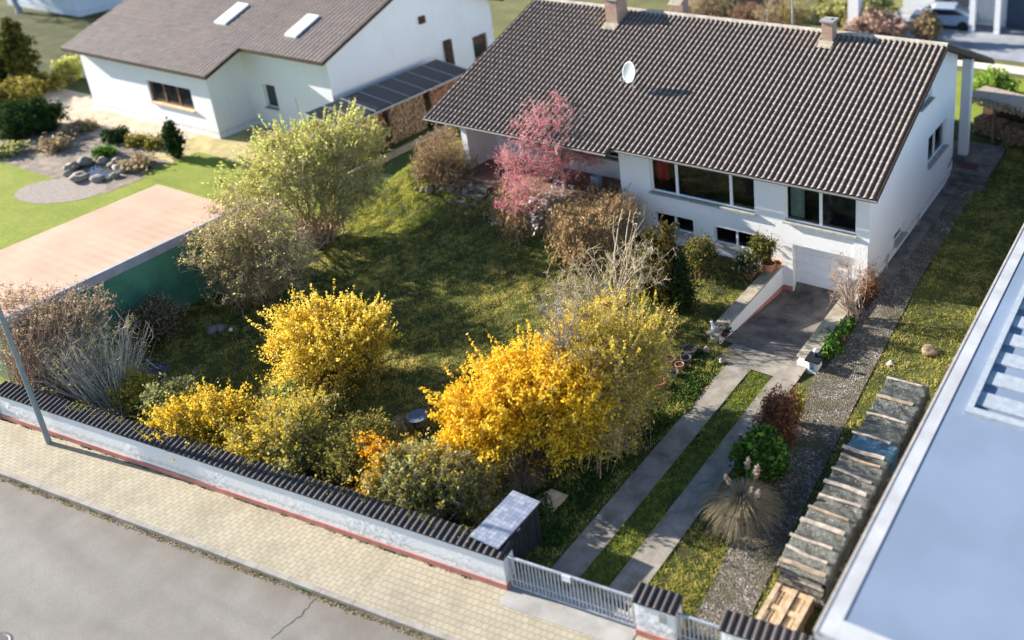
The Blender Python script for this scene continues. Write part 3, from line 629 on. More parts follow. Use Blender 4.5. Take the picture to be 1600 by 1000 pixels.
# ------------------------------------------------------------------ left neighbour's house
nh = empty('neighbour_house', (-48, 33, 0), 0, 'large white house with dark pitched roof and two skylights at upper left', 'house')
MN = Matrix.Translation((48, -33, 0))
def nb(o): o.matrix_parent_inverse = MN; return o
ns_ = .41; zr = lambda y: 3.75+ns_*(y-26.6) if y < 35.1 else 3.75+ns_*(2*35.1-y-26.6)
PA = lambda x, d, z: (x, 27.15+d, z); PC = lambda x, d, z: (x, 29.3+d, z); PD = lambda y, d, z: (-38.8-d, y, z); PW = lambda y, d, z: (-45.4-d, y, z)
b = MB(); hA = [(-50.75, -47.0, 1.35, 2.55)]; wall_panel(b, -56.65, -45.4, -.2, 3.85, hA, PA)
hC = [(-44.15, -43.2, 1.25, 2.55), (-41.75, -40.7, .0, 2.1)]; wall_panel(b, -45.4, -38.8, -.2, 4.6, hC, PC)
b.quad((-45.4, 27.15, -.2), (-45.4, 29.3, -.2), (-45.4, 29.3, 4.6), (-45.4, 27.15, 3.85))
hD = [(39.3, 40.5, 1.35, 2.75)]; wall_panel(b, 29.3, 41.1, -.2, 4.2, hD, PD)
b.poly([(-38.8, 29.3, 4.2), (-38.8, 41.1, 4.2), (-38.8, 40.9, zr(40.9)-.1), (-38.8, 35.1, zr(35.1)-.1), (-38.8, 29.3, zr(29.3)-.1)])
b.quad((-56.65, 27.15, -.2), (-56.65, 41.1, -.2), (-56.65, 41.1, 4.2), (-56.65, 27.15, 3.85)); b.quad((-56.65, 41.1, -.2), (-38.8, 41.1, -.2), (-38.8, 41.1, 4.2), (-56.65, 41.1, 4.2))
nb(b.build('wall', neighbour_white, nh, recalc=False))
nb(window(nh, PA, *hA[0], mull=(-49.5, -48.3), fm=frame_brown, gm=dglass, room=False, sillm=slab_cream)); nb(window(nh, PC, *hC[0], gm=dglass, room=False)); nb(window(nh, PD, *hD[0], gm=dglass, room=False, fm=frame_brown))
b = MB(); pbox(b, PC, -41.75, -40.7, .05, .1, 0, 2.1); nb(b.build('door', frame_white, nh))
b = MB(); b.box(-38.78, -38.6, 37.0, 37.5, 0.5, 3.2); nb(b.build('flue', wood_dark, nh)); b = MB(); b.box(-38.78, -38.65, 35.5, 35.9, 4.6, 5.0); nb(b.build('wall_vent', wood_dark, nh))
nroof = empty('roof'); nroof.parent = nh; nroof.matrix_parent_inverse = MN
cn = math.cos(math.atan(ns_)); sn = math.sin(math.atan(ns_))
for (x0, x1, y0) in ((-57.3, -44.5, 26.6), (-44.5, -38.3, 28.7)):
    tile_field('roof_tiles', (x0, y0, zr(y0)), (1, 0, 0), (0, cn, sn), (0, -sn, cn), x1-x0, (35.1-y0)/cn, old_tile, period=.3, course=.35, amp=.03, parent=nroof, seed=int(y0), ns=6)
    MB().prism([(y0, zr(y0)-.18), (35.1, zr(35.1)-.18), (41.8, zr(41.8)-.18), (41.8, zr(41.8)-.01), (35.1, zr(35.1)-.01), (y0, zr(y0)-.01)], 'x', x0, x1-.002).build('roof_deck', wood_dark, nroof)
for (x0, x1, y0, y1) in ((-48.1, -47.2, 30.0, 31.6), (-42.35, -41.5, 29.9, 31.5), (-47.6, -46.6, 32.2, 33.2)):
    b = MB(); b.prism([(y0, zr(y0)+.03), (y1, zr(y1)+.03), (y1, zr(y1)+.14), (y0, zr(y0)+.14)], 'x', x0, x1)
    sk = b.build('skylight', frame_white, nroof)
    b = MB(); b.quad((x0+.1, y0+.1, zr(y0+.1)+.146), (x1-.1, y0+.1, zr(y0+.1)+.146), (x1-.1, y1-.1, zr(y1-.1)+.146), (x0+.1, y1-.1, zr(y1-.1)+.146)); b.build('pane', plastic_white, sk, recalc=False)
# ------------------------------------------------------------------ right neighbour's flat roof
rb = empty('flat_roof_building', (2, 20, 0), 0, 'flat roofed building with pale blue roof and grey metal rim on the right', 'building')
MQ = Matrix.Translation((-2, -20, 0))
def q_(o): o.matrix_parent_inverse = MQ; return o
q_(MB().box(-4.6, 12, 11.3, 44, -.2, 4.0).build('wall', plaster('grey_render', (.42, .42, .42)), rb))
b = MB(); b.box(-4.87, -4.50, 10.95, 44.3, 4.0, 4.22); b.box(-4.498, 12.3, 10.95, 11.35, 4.0, 4.22); q_(b.build('roof_rim', simple('pale_metal_rim', (.40, .41, .42), .6, .15, 1.5), rb))
b = MB(); b.box(-4.875, -4.82, 10.93, 44.32, 4.18, 4.235); q_(b.build('drip_edge', simple('brown_edge', (.40, .36, .32), .6, .2), rb))
q_(MB().box(-4.495, 12.25, 11.352, 44.2, 3.9, 4.20).build('roof_membrane', simple('blue_membrane', (.165, .215, .30), .95, .14, .3), rb))
b = MB()
for k in range(9): b.box(-3.95, -.4, 17.9+k*.85, 17.9+k*.85+.5, 4.201, 4.26)
b.box(-4.1, -3.952, 17.7, 26, 4.201, 4.32); b.box(-4.1, -.3, 17.5, 17.698, 4.201, 4.32)
q_(b.build('rooflight', simple('milky_panel', (.32, .36, .40), .5, .15), rb))

# crack in the road
def crack(name, px):
    P = [np.array(g(*p, -.116)) for p in px]; rg = random.Random(9); pts = []
    for a, b_ in zip(P[:-1], P[1:]):
        n = max(2, int(np.linalg.norm(b_-a)/.07)); t_ = (b_-a)/np.linalg.norm(b_-a); nn = np.array([-t_[1], t_[0], 0])
        pts += [a+(b_-a)*k/n+nn*rg.uniform(-.03, .03) for k in range(n)]
    b = MB()
    for i in range(len(pts)-1):
        w = .006+.006*rg.random(); t_ = pts[i+1]-pts[i]; nn = np.array([-t_[1], t_[0], 0]); nn = nn/np.linalg.norm(nn)*w; b.quad(pts[i]-nn, pts[i+1]-nn, pts[i+1]+nn, pts[i]+nn)
    tag(b.build(name, black_m, recalc=False), kind='structure')
crack('road_crack', [(492, 936), (470, 962), (452, 975), (440, 985), (418, 1002)])
# ------------------------------------------------------------------ vegetation
def tubes_np(P, R, sides=3):
    """P (n,k,3) paths, R (n,k) radii -> V, F(quads)"""
    n, k, _ = P.shape; T = np.gradient(P, axis=1); T /= np.linalg.norm(T, axis=2, keepdims=True)+1e-9
    ref = np.where(np.abs(T[:, :1, 2:3]) > .9, np.array([1., 0, 0]), np.array([0, 0, 1.]))
    ref = np.broadcast_to(ref, T.shape); A = np.cross(T, ref); A /= np.linalg.norm(A, axis=2, keepdims=True)+1e-9; B = np.cross(T, A)
    w = 2*np.pi*np.arange(sides)/sides
    V = P[:, :, None, :]+R[:, :, None, None]*(A[:, :, None, :]*np.cos(w)[None, None, :, None]+B[:, :, None, :]*np.sin(w)[None, None, :, None])
    idx = np.arange(n*k*sides).reshape(n, k, sides); a = idx[:, :-1]; b_ = idx[:, 1:]
    F = np.stack([a, np.roll(a, -1, 2), np.roll(b_, -1, 2), b_], -1).reshape(-1, 4)
    return V.reshape(-1, 3), F
def bez(A, B, C, k):
    t = np.linspace(0, 1, k)[None, :, None]; return (1-t)**2*A[:, None]+2*t*(1-t)*B[:, None]+t*t*C[:, None]
def unit(v): return v/(np.linalg.norm(v, axis=-1, keepdims=True)+1e-9)
def leaves_np(rg, C, size, elong=1.5, up=.25, D=None):
    n = len(C); N = unit(rg.normal(size=(n, 3))+np.array([0, 0, up])); X = unit(np.cross(N, rg.normal(size=(n, 3)))) if D is None else unit(D+rg.normal(size=(n, 3))*.45)
    Y = unit(np.cross(N, X)); s = (size*(.6+.8*rg.random(n)))[:, None]
    V = np.stack([C-X*s*elong*.5, C+Y*s*.5-X*s*.05, C+X*s*elong*.5, C-Y*s*.5-X*s*.05], 1).reshape(-1, 3)
    return V, np.arange(4*n).reshape(n, 4)
def blob(px, py, z, rpx, rpy, w=1.0):
    """crown lobe seen at photo pixel (px,py) with its centre z metres up; radii in photo pixels"""
    c = g(px, py, z); s = depth(c)/FPX; r = rpx*s
    th = math.asin((CAMH-z)/np.linalg.norm(c-CO)); v = rpy*s
    rz = math.sqrt(max((v*v-(r*math.sin(th))**2), (.35*v)**2))/math.cos(th)
    return (c, np.array([r, r, min(rz, z*1.05+.1)]), w)
def crown_points(rg, blobs, n, surf=2.4):
    wts = np.array([b[2]*b[1][0]**2*b[1][2] for b in blobs]); wts /= wts.sum(); i = rg.choice(len(blobs), n, p=wts)
    d = unit(rg.normal(size=(n, 3))); r = rg.random(n)**(1/surf)
    ph = rg.random(6)*6.28; lump = 1+.13*np.sin(d[:, 0]*4.3+ph[0]+2*np.sin(d[:, 2]*3+ph[1]))+.11*np.sin(d[:, 1]*5.1+ph[2]+d[:, 2]*4)+.08*np.sin(d[:, 2]*9+ph[3]+d[:, 0]*6)
    r = r*lump*(1+.30*(rg.random(n) < .10)*rg.random(n))
    C = np.array([b[0] for b in blobs])[i]; R = np.array([b[1] for b in blobs])[i]
    P = C+d*R*r[:, None]; return P
def plant(name, label, cat, base, blobs, stems=40, twigs=500, leaf=None, bark=None, sr=.018, tr=.007, seed=1, trunk=None, group=None, spread=.25, arch=.55, wig=.05, twlen=9, foliage='foliage', stem_part='branches', surf=2.4, lmin=.25, sig=.05, up=.25, extra=None, droop=0.0, shoot=1.0, wands=0):
    """base: (x,y,z) foot of the plant; leaf = (count, size, material[, elong])"""
    rg = np.random.default_rng(seed); base = np.array(base, float); e = empty(name, tuple(base), 0, label, cat, group)
    if trunk:                                           # (height, radius, lean_x, lean_y)
        top = base+np.array([trunk[2], trunk[3], trunk[0]]); org = np.repeat(top[None], stems, 0)+rg.normal(size=(stems, 3))*trunk[1]*.6
        org[:, 2] -= rg.random(stems)*trunk[0]*.35; fr = (org[:, 2]-base[2])/trunk[0]; org[:, :2] = base[:2]+np.outer(fr, [trunk[2], trunk[3]])
    else:
        org = base+np.concatenate([rg.normal(size=(stems, 2))*spread, np.zeros((stems, 1))], 1); org[:, 2] = base[2]-.05
    dW = lambda p: (p[..., 0]-WP[0])*nrm[0]+(p[..., 1]-WP[1])*nrm[1]
    behind = 0 < dW(base) < 4 and -32 < base[0] < -13
    def keep(p, m=.5):
        if behind:
            need = np.where(p[..., 2] < 1.05, m, .12); q = np.maximum(0, need-dW(p)); p[..., 0] += nrm[0]*q; p[..., 1] += nrm[1]*q
        return p
    org = keep(org)
    E_ = keep(crown_points(rg, blobs, stems, 3.5)); H = E_-org
    ctrl = org+H*np.array([.25, .25, arch+.25])+rg.normal(size=H.shape)*.06*np.linalg.norm(H, axis=1, keepdims=True)
    k = 8; P = bez(org, ctrl, E_, k); P[:, 1:] += rg.normal(size=P[:, 1:].shape)*wig; P[:, -1, 2] -= droop*rg.random(stems)
    R = np.linspace(1, .35, k)[None]*sr*(.6+.8*rg.random(stems))[:, None]
    Vs, Fs = [], []; off = 0
    def add(V, F):
        nonlocal off
        Vs.append(V); Fs.append(F+off); off += len(V)
    add(*tubes_np(P-base, R, 5 if sr > .02 else 3))
    if trunk:
        tp = np.stack([base+(top-base)*t+np.array([0, 0, 0 if 0 < t else -.1]) for t in np.linspace(0, 1, 6)])[None]; tp[:, 1:-1] += rg.normal(size=(1, 4, 3))*trunk[1]*.3
        add(*tubes_np(tp-base, np.linspace(1.25, .75, 6)[None]*trunk[1], 9))
    Q = crown_points(rg, blobs, twigs, surf); Q[:, 2] = np.maximum(Q[:, 2], base[2]+.04); Q = keep(Q); P = keep(P); SP = P[:, 2:].reshape(-1, 3)
    near = np.empty(twigs, int)
    for s in range(0, twigs, 400):
        d = ((Q[s:s+400, None]-SP[None])**2*np.array([1, 1, .6])).sum(2)+(np.maximum(0, SP[None, :, 2]-Q[s:s+400, None, 2])**2)*1.5; near[s:s+400] = d.argmin(1)
    A = SP[near]; D = Q-A; ln = np.linalg.norm(D, axis=1, keepdims=True); cap = np.minimum(1, twlen/np.maximum(ln, 1e-6)); Q = A+D*cap
    mid = (A+Q)/2+np.array([0, 0, .12])*np.minimum(ln, 1)+rg.normal(size=A.shape)*.06*ln
    TP = bez(A, mid, Q, 6); TP[:, 1:] += rg.normal(size=TP[:, 1:].shape)*wig*.35; TR = np.linspace(1, .45, 6)[None]*tr*(.6+.8*rg.random(twigs))[:, None]
    add(*tubes_np(TP-base, TR, 3))
    # little side shoots
    ns = twigs*2; ti = rg.integers(0, twigs, ns); tj = rg.integers(1, 5, ns); a0 = TP[ti, tj]; dd = unit(unit(TP[ti, tj+1]-TP[ti, tj-1])+rg.normal(size=(ns, 3))*.7+np.array([0, 0, .2]))
    sl_ = (.14+.30*rg.random(ns)**1.5)[:, None]*shoot; SS = np.stack([a0, a0+dd*sl_*.5+rg.normal(size=a0.shape)*.01, a0+dd*sl_], 1)
    add(*tubes_np(SS-base, np.array([[1, .8, .5]])*tr*.7*np.ones((ns, 1)), 3))
    WPt = None
    if wands:
        c = crown_points(rg, blobs, wands*4, 8); c = c[np.argsort(-(c[:, 2]+.35*rg.normal(size=len(c))-.25*c[:, 0]*.2))[:wands]]; cen = np.mean([b_[0] for b_ in blobs], 0)
        d0 = unit(unit(c-cen)+np.array([-.1, 0, .75])+rg.normal(size=c.shape)*.22); L_ = (.25+.45*rg.random(wands)**1.5)[:, None]
        WPt = np.stack([c-d0*.25, c, c+d0*L_*.5+rg.normal(size=c.shape)*.012, c+d0*L_+np.array([0, 0, .04])], 1); add(*tubes_np(WPt-base, np.array([[1, .9, .7, .4]])*tr*np.ones((wands, 1)), 3))
    npmesh(stem_part, np.concatenate(Vs), np.concatenate(Fs), bark, e)
    if leaf is not None:
        for li, lf in enumerate(leaf if isinstance(leaf, list) else [leaf]):
            n, size, mat = lf[:3]; el = lf[3] if len(lf) > 3 else 1.5; cl = lf[4] if len(lf) > 4 else None
            allp = np.concatenate([TP[:, 1:].reshape(-1, 3), SS[:, 1:].reshape(-1, 3)]); tid = np.concatenate([np.repeat(np.arange(twigs), 5), np.repeat(ti, 2)])
            wgt = np.ones(len(allp))
            if cl is not None: wgt = cl(allp)+1e-9
            pi = rg.choice(len(allp), n, p=wgt/wgt.sum()); C = allp[pi]+rg.normal(size=(n, 3))*sig
            C[:, 2] = np.maximum(C[:, 2], base[2]+.03); tv = rg.random(twigs)
            vv = np.clip(tv[tid[pi]]*.5+rg.random(n)*.5, 0, 1)
            if wands and li == 0:
                k2 = wands*34; wi = rg.integers(0, wands, k2); tt = rg.random(k2)*2.6; j = np.minimum(tt.astype(int), 2); fr = (tt-j)[:, None]
                C2 = WPt[wi, j]*(1-fr)+WPt[wi, j+1]*fr+rg.normal(size=(k2, 3))*.022; C = np.concatenate([C, C2]); vv = np.concatenate([vv, .4+.6*rg.random(k2)])
            V, F = leaves_np(rg, C-base, size, el, up)
            npmesh([foliage, 'foliage'][li > 0] if foliage != 'foliage' else 'foliage', V, F, mat, e, vv)
    return e
bark_grey = simple('grey_bark', (.28, .24, .19), .9, .3, 6)
bark_pale = simple('pale_bark', (.50, .42, .32), .9, .25, 6)
bark_brown = simple('brown_twigs', (.20, .125, .075), .9, .35, 5)
bark_tan = simple('tan_twigs', (.44, .32, .21), .9, .35, 5)
bark_dark = simple('dark_twigs', (.085, .06, .04), .9, .35, 5)
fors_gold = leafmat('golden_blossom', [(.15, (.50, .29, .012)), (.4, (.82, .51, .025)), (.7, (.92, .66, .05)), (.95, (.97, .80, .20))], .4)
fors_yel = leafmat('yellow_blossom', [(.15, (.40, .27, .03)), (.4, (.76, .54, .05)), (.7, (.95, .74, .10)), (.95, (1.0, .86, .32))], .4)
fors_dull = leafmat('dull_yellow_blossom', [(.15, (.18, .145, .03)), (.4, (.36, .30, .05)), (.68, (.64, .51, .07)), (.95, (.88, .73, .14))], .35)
lf_lime = leafmat('yellow_green_buds', [(.12, (.26, .28, .06)), (.4, (.45, .48, .11)), (.7, (.60, .61, .19)), (.95, (.74, .72, .32))], .5)
lf_olive = leafmat('olive_leaves', [(.15, (.11, .09, .025)), (.45, (.23, .20, .045)), (.75, (.40, .35, .08)), (.95, (.56, .50, .16))], .35)
lf_brown = leafmat('dry_brown_leaves', [(.15, (.17, .12, .07)), (.45, (.34, .26, .15)), (.75, (.50, .40, .25)), (.95, (.62, .55, .38))], .4)
lf_sage = leafmat('pale_sage_leaves', [(.15, (.20, .21, .07)), (.45, (.36, .36, .13)), (.75, (.54, .53, .24)), (.95, (.70, .68, .42))], .35)
lf_green = leafmat('fresh_green_leaves', [(.15, (.035, .085, .015)), (.45, (.07, .16, .025)), (.75, (.12, .25, .04)), (.95, (.22, .36, .08))], .3)
lf_dark = leafmat('dark_evergreen_leaves', [(.15, (.012, .03, .012)), (.45, (.025, .055, .018)), (.75, (.05, .09, .025)), (.95, (.09, .13, .04))], .2)
lf_thuja = leafmat('rust_tipped_thuja', [(.15, (.03, .05, .012)), (.45, (.07, .085, .02)), (.7, (.16, .12, .03)), (.95, (.38, .18, .05))], .25)
lf_pink = leafmat('pink_blossom', [(.15, (.42, .09, .14)), (.45, (.60, .18, .24)), (.75, (.70, .29, .35)), (.95, (.82, .50, .53))], .4)
lf_white = leafmat('white_blossom', [(.1, (.66, .52, .50)), (.5, (.80, .72, .70)), (.95, (.88, .84, .80))], .4)
lf_redbr = leafmat('red_brown_leaves', [(.15, (.08, .035, .02)), (.5, (.18, .08, .05)), (.9, (.32, .17, .10))], .3)
lf_vine = leafmat('dry_vine_leaves', [(.15, (.20, .13, .065)), (.45, (.40, .28, .14)), (.75, (.60, .43, .23)), (.95, (.74, .58, .36))], .35)
lf_gold_leaf = leafmat('orange_blossom', [(.15, (.60, .24, .01)), (.5, (.92, .46, .02)), (.95, (1.0, .62, .06))], .4)
G0 = lambda px, py, dz=0: (lambda p: (p[0], p[1], float(hz(p[0], p[1]))+dz))(g(px, py))
# --- forsythias
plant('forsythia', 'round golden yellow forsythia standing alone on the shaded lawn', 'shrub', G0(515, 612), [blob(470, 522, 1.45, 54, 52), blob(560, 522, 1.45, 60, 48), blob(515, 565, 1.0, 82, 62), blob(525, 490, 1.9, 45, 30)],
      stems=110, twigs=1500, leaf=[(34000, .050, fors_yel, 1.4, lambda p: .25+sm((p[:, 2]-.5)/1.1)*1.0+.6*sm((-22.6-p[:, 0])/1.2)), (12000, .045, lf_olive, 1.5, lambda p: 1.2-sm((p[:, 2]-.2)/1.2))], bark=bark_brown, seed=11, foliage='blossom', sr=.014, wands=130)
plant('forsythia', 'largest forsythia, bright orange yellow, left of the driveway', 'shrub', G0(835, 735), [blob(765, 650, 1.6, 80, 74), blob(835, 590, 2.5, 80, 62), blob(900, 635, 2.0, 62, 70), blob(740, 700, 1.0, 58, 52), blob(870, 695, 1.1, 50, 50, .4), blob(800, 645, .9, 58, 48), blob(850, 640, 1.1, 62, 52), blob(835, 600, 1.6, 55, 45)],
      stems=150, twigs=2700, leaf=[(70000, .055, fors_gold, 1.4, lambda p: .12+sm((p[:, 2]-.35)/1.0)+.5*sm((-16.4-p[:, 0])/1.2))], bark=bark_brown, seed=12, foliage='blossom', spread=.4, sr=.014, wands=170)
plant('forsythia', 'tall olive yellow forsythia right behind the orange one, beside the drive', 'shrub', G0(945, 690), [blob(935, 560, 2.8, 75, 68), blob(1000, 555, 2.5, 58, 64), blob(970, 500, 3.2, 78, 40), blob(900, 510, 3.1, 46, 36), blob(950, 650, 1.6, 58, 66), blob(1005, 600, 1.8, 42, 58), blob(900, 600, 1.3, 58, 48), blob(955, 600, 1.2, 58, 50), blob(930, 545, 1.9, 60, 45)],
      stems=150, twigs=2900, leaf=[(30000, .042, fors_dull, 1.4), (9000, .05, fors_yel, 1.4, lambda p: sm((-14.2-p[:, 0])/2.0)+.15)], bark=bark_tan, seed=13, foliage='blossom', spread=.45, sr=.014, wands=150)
plant('forsythia', 'low sprawling golden forsythia hanging over the street wall coping', 'shrub', G0(318, 690), [blob(290, 655, .9, 55, 40), blob(345, 650, .95, 45, 40), blob(318, 682, .6, 65, 30)],
      stems=70, twigs=800, leaf=[(7500, .045, fors_gold, 1.4, lambda p: .2+sm((p[:, 2]-.4)/.8)), (7000, .045, fors_dull), (3500, .05, lf_olive)], bark=bark_brown, seed=14, foliage='blossom', sr=.012, wands=70)
plant('shrub', 'pale sage green leafy plant left of the low golden forsythia', 'shrub', G0(270, 660), [blob(262, 632, .75, 34, 34), blob(292, 612, .8, 20, 20)], stems=30, twigs=220, leaf=(5000, .06, lf_sage, 1.9), bark=bark_grey, seed=15)
plant('shrub', 'small yellow green bush in front of the bare grey shrub', 'shrub', G0(215, 640), [blob(212, 610, .7, 34, 30)], stems=30, twigs=220, leaf=(4500, .045, fors_dull), bark=bark_brown, seed=16)
plant('shrub', 'mixed yellow and sage green bush behind the street wall, third from the left', 'shrub', G0(440, 735), [blob(400, 690, .9, 48, 42), blob(465, 665, 1.2, 58, 48), blob(450, 710, .8, 62, 42), blob(420, 650, 1.1, 30, 30)],
      stems=90, twigs=1100, leaf=[(8500, .044, fors_dull), (5500, .052, lf_sage, 1.9), (4500, .05, fors_gold, 1.4, lambda p: sm((-20.9-p[:, 0])/.6))], bark=bark_brown, seed=17, spread=.4, wands=60)
plant('shrub', 'olive topped bush with dark brown twigs in the middle of the border', 'shrub', G0(560, 760), [blob(560, 690, 1.1, 58, 42), blob(550, 730, .7, 52, 45)], stems=100, twigs=1000, leaf=[(9500, .042, lf_olive, 1.8, lambda p: .1+sm((p[:, 2]-.6)/.7))], bark=bark_dark, seed=18, spread=.35)
plant('shrub', 'greyish olive bush with a few orange sprigs next to the bin shelter', 'shrub', G0(690, 790), [blob(640, 745, .9, 62, 55), blob(705, 740, .95, 62, 55), blob(745, 780, .5, 38, 38), blob(605, 775, .5, 30, 32)],
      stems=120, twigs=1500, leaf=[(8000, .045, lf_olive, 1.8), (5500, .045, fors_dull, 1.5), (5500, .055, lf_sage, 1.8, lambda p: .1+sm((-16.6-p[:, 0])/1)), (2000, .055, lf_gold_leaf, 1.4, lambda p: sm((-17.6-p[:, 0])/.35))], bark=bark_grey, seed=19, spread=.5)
plant('forsythia', 'small orange forsythia sprig rising between the olive bushes', 'shrub', G0(588, 745), [blob(585, 705, 1.2, 22, 26)], stems=14, twigs=60, leaf=(1300, .055, lf_gold_leaf, 1.4), bark=bark_brown, seed=20, foliage='blossom')
plant('shrub', 'leafy green plant at the foot of the round golden forsythia', 'shrub', G0(465, 635), [blob(462, 622, .5, 34, 28), blob(515, 632, .3, 32, 16)], stems=25, twigs=160, leaf=[(3500, .06, lf_sage, 1.7), (2500, .07, lf_green)], bark=bark_grey, seed=21)
# --- upper left thicket
plant('tree', 'large spreading tree with yellow green buds beside the garage', 'tree', G0(500, 378), [blob(475, 245, 3.2, 90, 54), blob(562, 235, 3.0, 46, 56), blob(415, 300, 2.6, 82, 46), blob(540, 300, 1.9, 62, 44), blob(470, 215, 3.8, 60, 22), blob(548, 190, 3.9, 30, 22), blob(350, 350, 2.0, 50, 34)],
      stems=100, twigs=3000, leaf=[(22000, .050, lf_lime, 2.4)], bark=bark_tan, seed=31, sr=.034, tr=.010, wig=.09, arch=.05, shoot=1.6, spread=.28, wands=200)
plant('shrub', 'big dense grey brown shrub below the budding tree', 'shrub', G0(398, 462), [blob(385, 355, 2.8, 75, 52), blob(345, 390, 2.3, 58, 46), blob(440, 400, 2.1, 62, 52), blob(390, 425, 1.5, 75, 42), blob(395, 400, 1.2, 60, 40)],
      stems=170, twigs=2800, leaf=[(15000, .042, lf_brown, 1.8), (6000, .05, lf_lime, 1.8)], bark=bark_tan, seed=32, spread=.5, wig=.06)
plant('shrub', 'bare grey shrub in the corner by the lamp post', 'shrub', G0(185, 655), [blob(165, 560, 1.5, 65, 62), blob(110, 570, 1.4, 50, 60), blob(200, 545, 1.3, 22, 45)], stems=300, twigs=700, leaf=(1800, .04, lf_olive), bark=simple('ash_grey_twigs', (.44, .40, .33), .9, .3), seed=33, arch=.0, sr=.015, wig=.012, spread=.18)
plant('shrub', 'fan of fine reddish brown twigs at the left edge against the garage', 'shrub', G0(70, 630), [blob(55, 500, 2.4, 75, 58), blob(110, 500, 2.3, 62, 58), blob(30, 560, 1.4, 45, 62), blob(10, 470, 2.8, 40, 40), blob(160, 480, 2.2, 30, 45)], stems=520, twigs=800, leaf=(5500, .045, lf_brown), bark=simple('russet_twigs', (.42, .28, .20), .9, .3), seed=34, arch=.0, spread=.5, wig=.012, sr=.014)
plant('shrub', 'dark leafless shrub in the shade below the green garage wall', 'shrub', G0(240, 530), [blob(240, 500, .8, 42, 36)], stems=60, twigs=500, leaf=(2500, .05, lf_brown), bark=bark_dark, seed=35)
plant('shrub', 'tall brown twiggy shrub left of the white house corner', 'shrub', G0(695, 318), [blob(690, 240, 2.0, 42, 46), blob(715, 270, 1.5, 38, 40), blob(665, 270, 1.4, 26, 42), blob(735, 300, .8, 26, 26)], stems=200, twigs=1800, leaf=(9000, .045, lf_brown), bark=simple('chestnut_twigs', (.27, .165, .09), .9, .35), seed=36, arch=.35, spread=.35, wig=.03)
# --- by the terrace
pb = G0(890, 345)
plant('blossom_tree', 'small tree in pink blossom in front of the terrace', 'tree', pb, [blob(850, 195, 4.0, 52, 40), blob(805, 255, 2.9, 38, 50), blob(870, 235, 3.3, 55, 55), blob(905, 210, 3.6, 32, 36), blob(815, 305, 2.1, 44, 34), blob(862, 165, 4.7, 24, 20), blob(935, 245, 2.9, 28, 24, .6)],
      stems=70, twigs=1500, leaf=[(15000, .042, lf_pink, 1.5)], bark=simple('pinkish_tan_bark', (.56, .43, .33), .9, .3), seed=37, trunk=(1.5, .07, -.15, .0), sr=.022, tr=.006, wig=.05, foliage='blossom')
plant('magnolia', 'low magnolia with sparse white blossoms at the terrace foot', 'shrub', G0(850, 375), [blob(850, 335, 1.2, 40, 32), blob(880, 315, 1.6, 30, 32), blob(795, 340, .9, 26, 14)], stems=40, twigs=260, leaf=(900, .11, lf_white, 1.3), bark=bark_grey, seed=38, foliage='blossom')
plant('climbing_vine', 'dense curtain of dry brown vines hanging from the terrace wall', 'vine', G0(930, 400), [blob(930, 318, 1.5, 60, 30), blob(925, 350, 1.1, 58, 40), blob(965, 330, 1.5, 40, 36), blob(900, 390, .5, 42, 26), blob(880, 345, 1.0, 24, 30)],
      stems=200, twigs=1500, leaf=(9000, .045, lf_vine, 2.4), bark=simple('vine_stems', (.36, .25, .14), .9, .35), seed=39, spread=.8, wig=.04)
ve = [o for o in bpy.data.objects if o.name.startswith('climbing_vine') and o.type == 'EMPTY'][0]; rg = np.random.default_rng(391); n = 1100
x0 = -25.3+5.9*rg.random(n); T0 = np.stack([x0, 26.15+.5*rg.random(n)-.25, 1.58+.12*rg.random(n)], 1); ou = .35+.95*rg.random(n)*(.6+.4*np.sin(x0*2.3))
M0 = T0+np.stack([rg.normal(size=n)*.25, -ou, .25+0*ou], 1); B0 = np.stack([x0+rg.normal(size=n)*.3, 25.7-ou*.9, .05+1.1*rg.random(n)**1.6], 1)
P = bez(T0, M0, B0, 9); P[:, 1:] += rg.normal(size=P[:, 1:].shape)*.035; vo = np.array(ve.location)
V, F = tubes_np(P-vo, np.full((n, 9), .007), 3); npmesh('hanging_strands', V, F, bpy.data.materials['vine_stems'], ve)
k = 26000; C = P[rg.integers(0, n, k), rg.integers(0, 9, k)]+rg.normal(size=(k, 3))*.05; V, F = leaves_np(rg, C-vo, .045, 2.6, -.2, np.broadcast_to(np.array([0, -.2, -1.]), (k, 3))); npmesh('foliage', V, F, lf_vine, ve, rg.random(k))
plant('shrub', 'tangle of bare pale branches between the vines and the dark yew', 'shrub', G0(965, 500), [blob(950, 430, 1.7, 88, 44), blob(895, 465, 1.3, 55, 46), blob(1005, 405, 2.3, 48, 42), blob(985, 345, 3.4, 26, 30, .5)], stems=70, twigs=420, leaf=(1800, .045, lf_olive), bark=bark_pale, seed=40, sr=.030, tr=.012, wig=.045, arch=.3)
tb = g(888, 625, 1.5); plant('small_tree', 'slender leafless tree rising out of the orange forsythia', 'tree', (tb[0], tb[1], 0), [blob(880, 530, 3.6, 42, 42), blob(862, 480, 4.0, 34, 32), blob(905, 480, 4.0, 26, 34)], stems=22, twigs=150, leaf=None, bark=bark_grey, seed=41, trunk=(2.3, .06, .05, 0), sr=.026, tr=.010)
for i, (px, py, h, w) in enumerate(((1024, 470, 3.0, .30), (1048, 482, 3.5, .32), (1066, 484, 2.2, .34))):
    b0 = G0(px, py); c = np.array(b0)+np.array([0, 0, h*.5])
    plant('columnar_yew', ['left stem of the rust tipped columnar yews below the house', 'tallest of the rust tipped columnar yews below the house', 'shortest and darkest of the columnar yews, on their right'][i], 'conifer', b0, [(c, np.array([w, w, h*.52]), 1), (c-np.array([0, 0, h*.25]), np.array([w*1.2, w*1.2, h*.3]), 1)],
          stems=24, twigs=420, leaf=(10000, .05, lf_thuja if i < 2 else lf_dark, 2.0), bark=bark_dark, seed=50+i, spread=.1, sig=.03, group='columnar yews')
